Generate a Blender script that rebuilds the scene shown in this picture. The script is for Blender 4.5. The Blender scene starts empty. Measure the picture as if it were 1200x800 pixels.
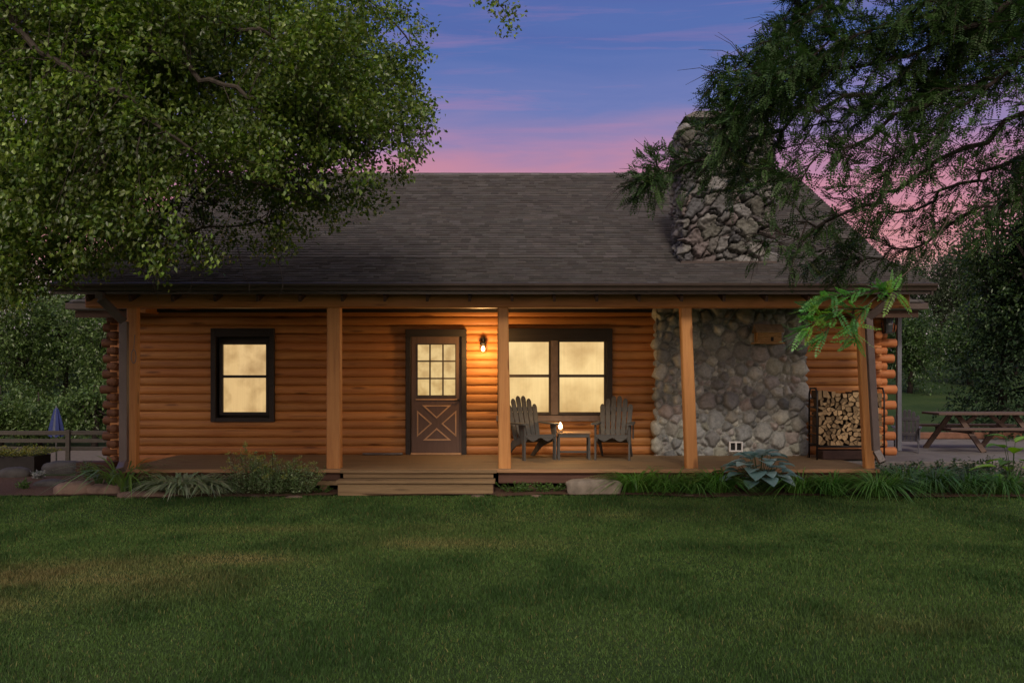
import bpy, math, random
import numpy as np
from mathutils import Vector, Matrix
random.seed(7); rng = np.random.default_rng(7)
sc = bpy.context.scene
COL = bpy.data.collections.new('place'); sc.collection.children.link(COL)
R = math.radians
F, CX, HY, ZC = 1090.0, 600.0, 440.0, 1.74
def P(px, py, Y): return np.array([(px-CX)/F*Y, Y, ZC-(py-HY)/F*Y])
def PX(px, Y): return (px-CX)/F*Y
def PZ(py, Y): return ZC-(py-HY)/F*Y

# ------------------------------------------------------------------ noise
_h = rng.random((64, 64, 64))
def vnoise(x, y, z=0.0):
    x = np.asarray(x, float); y = np.asarray(y, float); z = np.asarray(z, float)+0*x
    xi = np.floor(x).astype(int); yi = np.floor(y).astype(int); zi = np.floor(z).astype(int)
    fx, fy, fz = x-xi, y-yi, z-zi
    fx, fy, fz = [f*f*(3-2*f) for f in (fx, fy, fz)]
    r = 0
    for a in (0, 1):
        for b in (0, 1):
            for c in (0, 1):
                w = (fx if a else 1-fx)*(fy if b else 1-fy)*(fz if c else 1-fz)
                r = r+w*_h[(xi+a) & 63, (yi+b) & 63, (zi+c) & 63]
    return r
def fbm(x, y, z=0.0, o=4):
    s, a, t = 0, 1, 0
    for i in range(o):
        s = s+a*vnoise(x*2**i+i*7.3, y*2**i+i*3.1, z*2**i+i*5.7); t += a; a *= .5
    return s/t

# ------------------------------------------------------------------ materials
def nt(name):
    m = bpy.data.materials.new(name); m.use_nodes = True
    n = m.node_tree; n.nodes.clear()
    return m, n
class N:
    def __init__(s, t): s.t = t
    def __call__(s, typ, ins=None, **kw):
        n = s.t.nodes.new(typ)
        for k, v in kw.items(): setattr(n, k, v)
        for k, v in (ins or {}).items():
            i = n.inputs[k]
            if isinstance(v, tuple) and len(v) == 2 and hasattr(v[0], 'outputs'): s.t.links.new(v[0].outputs[v[1]], i)
            elif hasattr(v, 'outputs'): s.t.links.new(v.outputs[0], i)
            else: i.default_value = v
        return n
    def ramp(s, fac, stops, interp='LINEAR'):
        n = s('ShaderNodeValToRGB', {'Fac': fac}); cr = n.color_ramp; cr.interpolation = interp
        while len(cr.elements) < len(stops): cr.elements.new(.5)
        for e, (p, c) in zip(cr.elements, stops): e.position = p; e.color = (*c, 1) if len(c) == 3 else c
        return n
    def out(s, sh): return s('ShaderNodeOutputMaterial', {'Surface': sh})
def g(v): return (v, v, v)

def wood(name, stops, axis='X', rough=.6, grain=9., knots=True, bump=.25, coat=0., var=.35):
    m, t = nt(name); n = N(t)
    tc = n('ShaderNodeTexCoord')
    s = {'X': (.55, grain, grain), 'Z': (grain, grain, .55), 'Y': (grain, .55, grain)}[axis]
    mp = n('ShaderNodeMapping', {'Vector': (tc, 'Object'), 'Scale': s})
    gr = n('ShaderNodeTexNoise', {'Vector': mp, 'Scale': 2.2, 'Detail': 7., 'Roughness': .62, 'Distortion': .6})
    fine = n('ShaderNodeTexNoise', {'Vector': mp, 'Scale': 9., 'Detail': 4., 'Roughness': .7})
    at = n('ShaderNodeAttribute', attribute_name='col')
    big = n('ShaderNodeTexNoise', {'Vector': (tc, 'Object'), 'Scale': 1.3, 'Detail': 3.})
    a = n('ShaderNodeMath', {0: gr, 1: .60}, operation='MULTIPLY')
    b = n('ShaderNodeMath', {0: fine, 1: .2, 2: a}, operation='MULTIPLY_ADD')
    c = n('ShaderNodeMath', {0: big, 1: .2, 2: b}, operation='MULTIPLY_ADD')
    rp = n.ramp(c, stops)
    # per-log tone
    tone = n('ShaderNodeMix', {'Factor': var, 'A': rp, 'B': (at, 'Color')}, data_type='RGBA', blend_type='MULTIPLY')
    tone.inputs[0].default_value = var
    for i in tone.inputs:
        pass
    t.links.new(rp.outputs[0], tone.inputs[6]); t.links.new(at.outputs['Color'], tone.inputs[7])
    colo = (tone, 2)
    if knots:
        ks = {'X': (1.1, 3.4, 6.7), 'Z': (4., 4., 1.3), 'Y': (3.4, 1.1, 6.7)}[axis]
        kmp = n('ShaderNodeMapping', {'Vector': (tc, 'Object'), 'Scale': ks})
        vo = n('ShaderNodeTexVoronoi', {'Vector': kmp, 'Scale': 1.})
        km = n.ramp((vo, 0), [(0.0, (.8, .8, .8)), (.10, (.55, .55, .55)), (.18, (0, 0, 0))])
        kn = n('ShaderNodeMix', {}, data_type='RGBA')
        t.links.new(km.outputs[0], kn.inputs[0]); t.links.new(tone.outputs[2], kn.inputs[6]); kn.inputs[7].default_value = (stops[0][1][0]*.45, stops[0][1][1]*.4, stops[0][1][2]*.4, 1)
        colo = (kn, 2)
    # dark checks (cracks)
    cm = n('ShaderNodeMapping', {'Vector': (tc, 'Object'), 'Scale': tuple(v*(.5 if v < 1 else 1.6) for v in s)})
    cr = n('ShaderNodeTexNoise', {'Vector': cm, 'Scale': 1.4, 'Detail': 2., 'Roughness': .5})
    crm = n.ramp(cr, [(.67, (0, 0, 0)), (.71, (.6, .6, .6))])
    ck = n('ShaderNodeMix', {}, data_type='RGBA')
    t.links.new(crm.outputs[0], ck.inputs[0]); t.links.new(colo[0].outputs[2], ck.inputs[6])
    ck.inputs[7].default_value = (stops[0][1][0]*.5, stops[0][1][1]*.45, stops[0][1][2]*.45, 1)
    bp = n('ShaderNodeBump', {'Height': b, 'Strength': bump, 'Distance': .02})
    bs = n('ShaderNodeBsdfPrincipled', {'Base Color': (ck, 2), 'Roughness': rough, 'Normal': bp})
    bs.inputs['Specular IOR Level'].default_value = .35
    n.out(bs); return m

def simple(name, col, rough=.6, metal=0., noise=.25, scale=6., bump=.15, spec=.4, stretch=(1, 1, 1)):
    m, t = nt(name); n = N(t)
    tc = n('ShaderNodeTexCoord'); mp = n('ShaderNodeMapping', {'Vector': (tc, 'Object'), 'Scale': stretch})
    no = n('ShaderNodeTexNoise', {'Vector': mp, 'Scale': scale, 'Detail': 6., 'Roughness': .65})
    lo = tuple(c*(1-noise) for c in col); hi = tuple(min(1, c*(1+noise)) for c in col)
    rp = n.ramp(no, [(.3, lo), (.7, hi)])
    bp = n('ShaderNodeBump', {'Height': no, 'Strength': bump, 'Distance': .01})
    bs = n('ShaderNodeBsdfPrincipled', {'Base Color': rp, 'Roughness': rough, 'Metallic': metal, 'Normal': bp})
    bs.inputs['Specular IOR Level'].default_value = spec
    n.out(bs); return m

def attr_mat(name, rough=.85, noise=.3, scale=40., bump=.3, dist=.01, spec=.3, mult=(1, 1, 1), moss=None):
    """colour from the per-vertex 'col' attribute (own colour; shingles also carry a painted butt shadow), broken up by noise"""
    m, t = nt(name); n = N(t)
    at = n('ShaderNodeAttribute', attribute_name='col'); tc = n('ShaderNodeTexCoord')
    no = n('ShaderNodeTexNoise', {'Vector': (tc, 'Object'), 'Scale': scale, 'Detail': 8., 'Roughness': .7})
    rp = n.ramp(no, [(.25, tuple((1-noise)*k for k in mult)), (.75, tuple((1+noise)*k for k in mult))])
    mx = n('ShaderNodeMix', {}, data_type='RGBA', blend_type='MULTIPLY'); mx.inputs[0].default_value = 1
    t.links.new(at.outputs['Color'], mx.inputs[6]); t.links.new(rp.outputs[0], mx.inputs[7])
    last = mx
    if moss:
        n2 = n('ShaderNodeTexNoise', {'Vector': (tc, 'Object'), 'Scale': 1.7, 'Detail': 5., 'Roughness': .6})
        r2 = n.ramp(n2, [(.5, (0, 0, 0)), (.68, (.75, .75, .75))])
        m2 = n('ShaderNodeMix', {}, data_type='RGBA'); t.links.new(r2.outputs[0], m2.inputs[0])
        t.links.new(mx.outputs[2], m2.inputs[6]); m2.inputs[7].default_value = (*moss, 1); last = m2
    bp = n('ShaderNodeBump', {'Height': no, 'Strength': bump, 'Distance': dist})
    bs = n('ShaderNodeBsdfPrincipled', {'Base Color': (last, 2), 'Roughness': rough, 'Normal': bp})
    bs.inputs['Specular IOR Level'].default_value = spec
    n.out(bs); return m

def leafmat(name, trans=.35, rough=.5, spec=.3):
    m, t = nt(name); n = N(t)
    at = n('ShaderNodeAttribute', attribute_name='col')
    bs = n('ShaderNodeBsdfPrincipled', {'Base Color': (at, 'Color'), 'Roughness': rough})
    bs.inputs['Specular IOR Level'].default_value = spec
    hs = n('ShaderNodeHueSaturation', {'Color': (at, 'Color'), 'Value': 1.5, 'Saturation': 1.15})
    tr = n('ShaderNodeBsdfTranslucent', {'Color': hs})
    mx = n('ShaderNodeMixShader', {0: trans, 1: bs, 2: tr})
    n.out(mx); return m

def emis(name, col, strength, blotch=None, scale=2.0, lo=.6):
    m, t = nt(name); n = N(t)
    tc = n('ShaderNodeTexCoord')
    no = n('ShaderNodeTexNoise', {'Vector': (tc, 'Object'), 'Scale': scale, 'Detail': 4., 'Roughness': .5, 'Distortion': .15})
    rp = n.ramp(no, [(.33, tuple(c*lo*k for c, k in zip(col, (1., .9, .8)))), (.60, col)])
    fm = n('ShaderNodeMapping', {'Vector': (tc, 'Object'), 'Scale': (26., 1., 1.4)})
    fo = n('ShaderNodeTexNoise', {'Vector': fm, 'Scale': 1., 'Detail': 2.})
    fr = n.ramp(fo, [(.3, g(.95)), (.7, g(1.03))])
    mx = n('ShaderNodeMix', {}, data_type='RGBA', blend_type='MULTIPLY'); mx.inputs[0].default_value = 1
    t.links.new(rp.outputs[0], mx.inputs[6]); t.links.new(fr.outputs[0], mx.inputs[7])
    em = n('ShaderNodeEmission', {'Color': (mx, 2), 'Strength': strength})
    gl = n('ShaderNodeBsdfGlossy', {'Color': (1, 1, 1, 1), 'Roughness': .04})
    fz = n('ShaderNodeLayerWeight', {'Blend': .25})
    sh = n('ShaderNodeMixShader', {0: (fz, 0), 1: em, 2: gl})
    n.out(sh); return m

M = {}
OR = [(.25, (.19, .066, .019)), (.42, (.38, .148, .041)), (.6, (.50, .222, .064)), (.8, (.60, .295, .10))]
M['log'] = wood('stained_log', OR, 'X', .5, 11, True, .55, var=.75)
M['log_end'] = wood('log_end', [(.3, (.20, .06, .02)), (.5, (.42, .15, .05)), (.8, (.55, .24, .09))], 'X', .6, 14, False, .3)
M['log_end_dark'] = wood('weathered_shaded_log_end', [(.3, (.05, .02, .01)), (.5, (.12, .05, .022)), (.8, (.18, .08, .035))], 'X', .7, 14, False, .4)  # left corner: weathered tone with the shade there put into the colour
PO = [(.25, (.28, .105, .03)), (.5, (.47, .21, .065)), (.8, (.58, .30, .10))]
M['post'] = wood('stained_post', PO, 'Z', .5, 10, True, .2)
M['beam'] = wood('stained_beam', [(.25, (.24, .08, .022)), (.5, (.44, .18, .05)), (.8, (.54, .25, .08))], 'X', .5, 9, True, .25)
M['deck'] = wood('deck_boards', [(.25, (.09, .056, .028)), (.5, (.20, .133, .068)), (.8, (.29, .20, .105))], 'X', .75, 14, True, .4)
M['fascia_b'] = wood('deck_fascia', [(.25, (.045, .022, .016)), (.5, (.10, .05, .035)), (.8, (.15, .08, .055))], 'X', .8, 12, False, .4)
M['darkwood'] = wood('dark_trim_wood', [(.3, (.012, .010, .009)), (.6, (.028, .021, .018)), (.8, (.045, .033, .028))], 'X', .6, 10, False, .3)
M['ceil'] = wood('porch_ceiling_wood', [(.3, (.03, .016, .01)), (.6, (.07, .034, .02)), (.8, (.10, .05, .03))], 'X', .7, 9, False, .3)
M['door'] = wood('brown_door_paint', [(.3, (.080, .047, .036)), (.6, (.115, .07, .053)), (.8, (.15, .092, .07))], 'Z', .5, 10, False, .12)
M['doorline'] = simple('tan_door_moulding', (.40, .24, .13), .6)
M['dsill'] = simple('taupe_sill_paint', (.16, .115, .095), .6)
M['gutter'] = simple('dark_brown_gutter', (.055, .038, .032), .35, 0, .2, 3, .05, .5)
M['spout'] = simple('brown_downspout', (.10, .075, .07), .4, 0, .2, 3, .05, .5)
M['bluegrey'] = simple('blue_grey_downspout', (.12, .13, .155), .4, 0, .15, 3)
M['shingle'] = attr_mat('asphalt_shingle', .95, .35, 90, .35, .006, .12)
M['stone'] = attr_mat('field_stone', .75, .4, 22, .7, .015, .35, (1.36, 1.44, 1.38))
M['crag'] = attr_mat('split_chimney_stone', .85, .35, 18, .8, .03, .25)
M['iron'] = simple('black_iron', (.012, .012, .013), .45, .2, .3, 20)
M['grey_metal'] = simple('grey_metal', (.16, .15, .15), .4, .6, .2, 10)
M['chair'] = wood('weathered_chair_wood', [(.25, (.036, .035, .032)), (.5, (.078, .076, .070)), (.8, (.135, .13, .12))], 'Z', .8, 16, False, .35)
M['chair_h'] = wood('weathered_chair_wood_flat', [(.25, (.036, .035, .032)), (.5, (.078, .076, .070)), (.8, (.135, .13, .12))], 'X', .8, 16, False, .35)
M['slate'] = simple('slate_grey_plastic_wood', (.085, .082, .095), .6)
M['picnic'] = wood('picnic_table_wood', [(.25, (.05, .034, .028)), (.5, (.105, .07, .056)), (.8, (.17, .12, .095))], 'X', .8, 12, False, .3)
M['tabletop'] = wood('tan_table_wood', [(.25, (.2, .12, .06)), (.6, (.38, .24, .13)), (.8, (.45, .3, .17))], 'X', .6, 12, False, .2)
M['white'] = simple('white_vent_paint', (.62, .62, .62), .5, 0, .08)
M['black'] = simple('vent_dark', (.01, .01, .01), .8)
M['bird_roof'] = simple('birdhouse_roof_wood', (.33, .24, .15), .8, 0, .25, 12, .3)
M['bird_log'] = simple('birdhouse_log', (.40, .24, .10), .7, 0, .3, 14, .3, .3, (1, 6, 6))
M['bark'] = simple('grey_bark', (.055, .046, .038), .9, 0, .4, 14, .9, .2, (1, 1, .3))
M['darkbark'] = simple('dark_bark', (.035, .028, .024), .9, 0, .4, 14, .9, .2, (1, 1, .3))
M['twig'] = simple('brown_twig', (.06, .04, .03), .8)
M['fbark'] = simple('firewood_bark', (.07, .05, .035), .9, 0, .4, 18, .8, .2)
M['rock'] = simple('boulder', (.20, .17, .135), .85, 0, .35, 5, .8, .3)
M['rock_d'] = simple('dark_boulder', (.055, .052, .05), .85, 0, .35, 5, .8, .3)
M['rock_t'] = simple('tan_boulder', (.14, .095, .075), .85, 0, .35, 5, .8, .3)
M['patio'] = simple('patio_concrete', (.16, .148, .14), .85, 0, .2, 3, .3, .3)
M['gravel'] = simple('gravel_drive', (.13, .11, .09), 1.0, 0, .2, 8, .3, .05)
M['soil'] = simple('bed_mulch', (.085, .052, .036), .95, 0, .5, 40, 1.0, .1)
M['rail'] = wood('grey_fence_rail', [(.25, (.03, .025, .022)), (.6, (.07, .06, .05)), (.8, (.10, .085, .075))], 'X', .85, 12, False, .4)
M['planter'] = simple('dark_planter_wood', (.018, .015, .014), .8)
M['leaf'] = leafmat('broad_leaf', .35, .38, .55)
M['leaf_d'] = leafmat('dark_leaf', .22, .5, .25)
M['grassm'] = leafmat('grass_blade', .25, .6, .15)
M['blue'] = simple('blue_umbrella_cloth', (.022, .035, .14), .8, 0, .2, 6)
M['blue_l'] = simple('white_stripe_cloth', (.16, .18, .26), .8)
M['bulb'] = emis('warm_bulb', (1., .62, .22), 9.0, scale=.5, lo=1)
M['flame'] = emis('candle_flame', (1., .66, .30), 14.0, scale=.5, lo=1)
WIN = (.62, .40, .145)
M['pane_big'] = emis('lit_window_glass', (.70, .49, .215), 1.42, scale=1.5, lo=.66)  # darker blotches paint reflected trees into the glow
M['pane_left'] = emis('lit_window_glass_tree_reflection', (.54, .36, .16), 1.42, scale=2.6, lo=.58)  # reflection of the trees painted into this pane's glow as blotches
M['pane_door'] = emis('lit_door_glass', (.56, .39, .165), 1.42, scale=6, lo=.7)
m, t = nt('clear_jar_glass'); n = N(t)
M['glass'] = m; n.out(n('ShaderNodeBsdfPrincipled', {'Base Color': (1, .9, .75, 1), 'Roughness': .05, 'Transmission Weight': 1., 'IOR': 1.2}))
m, t = nt('lantern_glass'); n = N(t)
M['lglass'] = m; n.out(n('ShaderNodeBsdfPrincipled', {'Base Color': (.16, .18, .2, 1), 'Roughness': .12, 'Specular IOR Level': .8}))

# lawn material (position-based dry/green patches, own colour of the turf)
m, t = nt('lawn_ground'); n = N(t); M['lawn'] = m
tc = n('ShaderNodeTexCoord')
n1 = n('ShaderNodeTexNoise', {'Vector': (tc, 'Object'), 'Scale': .45, 'Detail': 4.})
n2 = n('ShaderNodeTexNoise', {'Vector': (tc, 'Object'), 'Scale': 30., 'Detail': 5., 'Roughness': .7})
r1 = n.ramp(n1, [(.35, (.028, .056, .016)), (.6, (.045, .075, .022)), (.8, (.07, .09, .032))])
r2 = n.ramp(n2, [(.3, g(.5)), (.7, g(1.3))])
mx = n('ShaderNodeMix', {}, data_type='RGBA', blend_type='MULTIPLY'); mx.inputs[0].default_value = 1
t.links.new(r1.outputs[0], mx.inputs[6]); t.links.new(r2.outputs[0], mx.inputs[7])
bp = n('ShaderNodeBump', {'Height': n2, 'Strength': .7, 'Distance': .03})
n.out(n('ShaderNodeBsdfPrincipled', {'Base Color': (mx, 2), 'Roughness': .95, 'Normal': bp, 'Specular IOR Level': .1}))

# ------------------------------------------------------------------ object helpers
def tag(o, label=None, cat=None, group=None, kind=None):
    if label: o['label'] = label
    if cat: o['category'] = cat
    if group: o['group'] = group
    if kind: o['kind'] = kind
    return o
def empty(name, loc=(0, 0, 0), label=None, cat=None, group=None, rz=0):
    o = bpy.data.objects.new(name, None); COL.objects.link(o); o.location = loc; o.rotation_euler = (0, 0, rz)
    o.empty_display_size = .2
    return tag(o, label, cat, group)
def wloc(o):
    v = Vector((0, 0, 0))
    while o is not None: v = v+Vector(o.location); o = o.parent
    return v
def npmesh(name, V, Fc, mat, cols=None, parent=None, smooth=False, loc=None, mats=None, midx=None):
    """V (n,3), Fc (m,k) equal-sized faces or list of lists; world coordinates; parents hold the offset"""
    V = np.asarray(V, float)
    off = np.array(wloc(parent)) if parent is not None else np.array(loc if loc is not None else (0, 0, 0), float)
    me = bpy.data.meshes.new(name)
    if isinstance(Fc, np.ndarray):
        k = Fc.shape[1]
        me.vertices.add(len(V)); me.vertices.foreach_set('co', (V-off).astype(np.float32).ravel())
        me.loops.add(Fc.size); me.loops.foreach_set('vertex_index', Fc.astype(np.int32).ravel())
        me.polygons.add(len(Fc)); me.polygons.foreach_set('loop_start', np.arange(0, Fc.size, k, dtype=np.int32))
        me.update(calc_edges=True)
    else:
        me.from_pydata([tuple(v) for v in (V-off)], [], [list(f) for f in Fc])
        me.update()
    if cols is None: cols = np.ones((len(V), 3))
    c4 = np.ones((len(V), 4), np.float32); c4[:, :3] = cols
    a = me.attributes.new('col', 'FLOAT_COLOR', 'POINT'); a.data.foreach_set('color', c4.ravel())
    for mm in (mats or [mat]): me.materials.append(mm)
    if midx is not None: me.polygons.foreach_set('material_index', np.asarray(midx, np.int32))
    if smooth: me.polygons.foreach_set('use_smooth', np.ones(len(me.polygons), bool))
    me.validate()
    o = bpy.data.objects.new(name, me); COL.objects.link(o)
    if parent is not None: o.parent = parent
    else: o.location = tuple(off)
    return o

class MB:
    def __init__(s): s.v = []; s.f = []; s.c = []; s.mi = []; s.cur = (1, 1, 1); s.m = 0
    def add(s, vs, fs, c=None):
        b = len(s.v); s.v += [tuple(v) for v in vs]; s.f += [[b+i for i in f] for f in fs]
        s.c += [c or s.cur]*len(vs); s.mi += [s.m]*len(fs); return s
    def box(s, x0, x1, y0, y1, z0, z1, mat=None, bev=0.0, c=None):
        if bev > 0:
            b = bev
            pts = []
            prof = [(x0+b, y0), (x1-b, y0), (x1, y0+b), (x1, y1-b), (x1-b, y1), (x0+b, y1), (x0, y1-b), (x0, y0+b)]
            inn = [(x0+b, y0+b), (x1-b, y0+b), (x1-b, y0+b), (x1-b, y1-b), (x1-b, y1-b), (x0+b, y1-b), (x0+b, y1-b), (x0+b, y0+b)]
            for z, pr in ((z0, inn), (z0+b, prof), (z1-b, prof), (z1, inn)):
                pts += [(p[0], p[1], z) for p in pr]
            fs = []
            for r in range(3):
                for i in range(8):
                    j = (i+1) % 8; fs.append([r*8+i, r*8+j, (r+1)*8+j, (r+1)*8+i])
            fs.append([7, 6, 5, 4, 3, 2, 1, 0]); fs.append([24+i for i in range(8)])
        else:
            pts = [(x0, y0, z0), (x1, y0, z0), (x1, y1, z0), (x0, y1, z0), (x0, y0, z1), (x1, y0, z1), (x1, y1, z1), (x0, y1, z1)]
            fs = [[3, 2, 1, 0], [4, 5, 6, 7], [0, 1, 5, 4], [1, 2, 6, 5], [2, 3, 7, 6], [3, 0, 4, 7]]
        if mat is not None: pts = [tuple(mat @ Vector(p)) for p in pts]
        return s.add(pts, fs, c)
    def bar(s, a, b, w, d, up=(0, 0, 1), bev=0.0, c=None):
        """a board from a to b, w across, d along the 'up' side"""
        a = Vector(a); b = Vector(b); z = (b-a); L = z.length; z.normalize()
        u = Vector(up); x = u.cross(z)
        if x.length < 1e-4: x = Vector((1, 0, 0)).cross(z)
        x.normalize(); y = z.cross(x)
        mt = Matrix(((x.x, y.x, z.x, a.x), (x.y, y.y, z.y, a.y), (x.z, y.z, z.z, a.z), (0, 0, 0, 1)))
        return s.box(-w/2, w/2, -d/2, d/2, 0, L, mt, bev, c)
    def prism(s, pts, axis, lo, hi, mat=None, c=None):
        """pts: 2D outline; axis: extrusion axis"""
        def mk(p, h):
            return {'X': (h, p[0], p[1]), 'Y': (p[0], h, p[1]), 'Z': (p[0], p[1], h)}[axis]
        k = len(pts); vs = [mk(p, lo) for p in pts]+[mk(p, hi) for p in pts]
        if mat is not None: vs = [tuple(mat @ Vector(v)) for v in vs]
        fs = [[i, (i+1) % k, k+(i+1) % k, k+i] for i in range(k)]+[list(range(k))[::-1], list(range(k, 2*k))]
        return s.add(vs, fs, c)
    def tube(s, path, rad, seg=8, cap=True, c=None):
        path = [Vector(p) for p in path]; k = len(path)
        rad = rad if hasattr(rad, '__len__') else [rad]*k
        vs = []; fs = []; px = None
        for i, p in enumerate(path):
            t = (path[min(i+1, k-1)]-path[max(i-1, 0)])
            if t.length < 1e-9: t = Vector((0, 0, 1))
            t.normalize()
            if px is None:
                px = t.cross(Vector((0, 0, 1)))
                if px.length < 1e-3: px = Vector((1, 0, 0))
            px = (px-t*px.dot(t)); px.normalize(); py = t.cross(px)
            for j in range(seg):
                a = 2*math.pi*j/seg; vs.append(tuple(p+(px*math.cos(a)+py*math.sin(a))*rad[i]))
        for i in range(k-1):
            for j in range(seg):
                q = (j+1) % seg; fs.append([i*seg+j, i*seg+q, (i+1)*seg+q, (i+1)*seg+j])
        if cap: fs += [list(range(seg))[::-1], [(k-1)*seg+j for j in range(seg)]]
        return s.add(vs, fs, c)
    def lathe(s, prof, cx, cy, seg=16, c=None):
        vs = []; fs = []
        for (r, z) in prof:
            for j in range(seg):
                a = 2*math.pi*j/seg; vs.append((cx+r*math.cos(a), cy+r*math.sin(a), z))
        for i in range(len(prof)-1):
            for j in range(seg):
                q = (j+1) % seg; fs.append([i*seg+j, i*seg+q, (i+1)*seg+q, (i+1)*seg+j])
        fs += [list(range(seg))[::-1], [(len(prof)-1)*seg+j for j in range(seg)]]
        return s.add(vs, fs, c)
    def build(s, name, mat, parent=None, smooth=False, loc=None, mats=None):
        return npmesh(name, np.array(s.v), s.f, mat, np.array(s.c), parent, smooth, loc, mats, s.mi if mats else None)

# ------------------------------------------------------------------ terrain
def sstep(a, b, x):
    t = np.clip((np.asarray(x, float)-a)/(b-a), 0, 1); return t*t*(3-2*t)
def gz(x, y):
    x = np.asarray(x, float); y = np.asarray(y, float)
    z = .05*sstep(10.5, 12.9, y)
    z = z-1.1*sstep(15.5, 27, y)*sstep(-7.2, -10.5, x)
    z = z-.5*sstep(20, 40, y)*sstep(6, 12, x)
    z = z+.035*(fbm(x*.35+9, y*.35)-.5)*sstep(30, 4, y)*2
    z = z+3.0*sstep(30, 75, y)*sstep(4, 12, x)
    z = z+7.0*sstep(60, 240, y)*fbm(x*.012+3, y*.012)
    return z
def axis_pts(lo, hi, mid0, mid1, step, far):
    a = list(np.arange(mid0, mid1, step)); b = [mid1]; s = step
    while b[-1] < hi: s *= far; b.append(b[-1]+s)
    c = [mid0]; s = step
    while c[-1] > lo: s *= far; c.append(c[-1]-s)
    return np.array(sorted(set(c+a+b)))
xs = axis_pts(-900, 900, -14, 14, .25, 1.25); ys = axis_pts(-300, 1500, 0, 30, .25, 1.2)
XX, YY = np.meshgrid(xs, ys); V = np.stack([XX, YY, gz(XX, YY)], -1).reshape(-1, 3)
nx, ny = len(xs), len(ys)
ii, jj = np.meshgrid(np.arange(nx-1), np.arange(ny-1)); b0 = (jj*nx+ii).ravel()
Fq = np.stack([b0, b0+1, b0+1+nx, b0+nx], 1)
tag(npmesh('ground', V, Fq, M['lawn'], smooth=True), 'mown lawn and fields around the log house', kind='structure')
# planting bed: a thin sheet over the ground along the porch
bx = np.linspace(-10.5, 9.5, 160); rows = []
for k, tt in enumerate(np.linspace(0, 1, 8)):
    y = (12.92+.10*np.sin(bx*1.7)+.05*np.sin(bx*4.1))*(1-tt)+15.6*tt
    y = np.where((bx > -2.5) & (bx < -.2), y+.25*(1-tt), y)
    rows.append(np.stack([bx, y, gz(bx, y)+.012+.02*fbm(bx*5, y*5)], 1))
V = np.concatenate(rows); nn = len(bx)
ii, jj = np.meshgrid(np.arange(nn-1), np.arange(7)); b0 = (jj*nn+ii).ravel()
tag(npmesh('bed_soil', V, np.stack([b0, b0+1, b0+1+nn, b0+nn], 1), M['soil']), 'brown mulch bed along the foot of the porch', kind='structure')

# ------------------------------------------------------------------ house
YP, YW = 13.8, 16.2                        # post plane, front wall plane
DZ = .373                                  # deck height
WX0, WX1 = -6.98, 6.42                     # corners of the log walls
RX0, RX1 = -6.56, 5.98                     # roof ends
house = empty('log_house', (0, YW, 0), 'orange log house with grey shingle roof, deep porch and field stone chimney', 'house')

# opening rectangles on the front wall: (x0, x1, z0, z1)
def W(px0, px1, py0, py1): return (PX(px0, YW), PX(px1, YW), PZ(py1, YW), PZ(py0, YW))
OPN = [W(254, 318, 393, 489), W(480, 544, 392, 534), W(590, 711, 391, 487)]
def log_wall(name, x0, x1, z0, z1, y, openings, parent, h=.1495, depth=.075, mirror=1):
    """half-round log siding with real openings, courses of h"""
    cuts = {x0, x1}
    for o in openings: cuts |= {o[0], o[1]}
    depth = .043; xs_ = sorted(cuts); ext = []
    for a, b in zip(xs_[:-1], xs_[1:]):
        k = max(1, int((b-a)/.22)); ext += [a+(b-a)*i/k for i in range(k)]
    ext.append(xs_[-1]); X = np.array(ext)
    V, Fc, C = [], [], []; rows = int(math.ceil((z1-z0)/h)); base = 0
    prof = [(-.5, 0), (-.47, .45), (-.38, .74), (-.22, .93), (0, 1), (.22, .93), (.38, .74), (.47, .45), (.5, 0)]
    for r in range(rows):
        zc = z0+(r+.5)*h; tone = .78+.4*random.random(); red = random.uniform(.9, 1.08)
        # each course is made of logs butted end to end
        seam = [random.uniform(x0+1, x1-1) for _ in range(2)]
        t0 = [tone*random.uniform(.85, 1.15) for _ in range(3)]
        wob = .006*np.sin(X*1.3+r*2.1)+.004*(fbm(X*.9, X*0+r*3.7)-.5)*2
        for (pz, py) in prof:
            for i, x in enumerate(X):
                V.append((x, y-py*depth*(1+.0*r)-wob[i], min(z1, max(z0, zc+pz*h))))
                k = (x > min(seam))+(x > max(seam)); C.append((t0[k], t0[k]*red, t0[k]*red))
        nX = len(X)
        for a in range(len(prof)-1):
            zm = zc+(prof[a][0]+prof[a+1][0])/2*h
            if zm > z1: continue
            for i in range(nX-1):
                xm = (X[i]+X[i+1])/2
                if any(o[0] < xm < o[1] and o[2] < zm < o[3] for o in openings): continue
                q = base+a*nX+i; Fc.append((q, q+1, q+1+nX, q+nX))
        base += len(prof)*nX
    return npmesh(name, V, np.array(Fc), M['log'], C, parent, True)
log_wall('front_wall', WX0, WX1, DZ-.30, 2.86, YW, OPN, house)
# dark room behind the openings is never open: solid backing wall split round the openings
mb = MB()
mb.box(WX0, WX1, YW+.16, YW+.22, 0, 2.95); mb.build('inner_wall', M['darkwood'], house)
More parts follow.
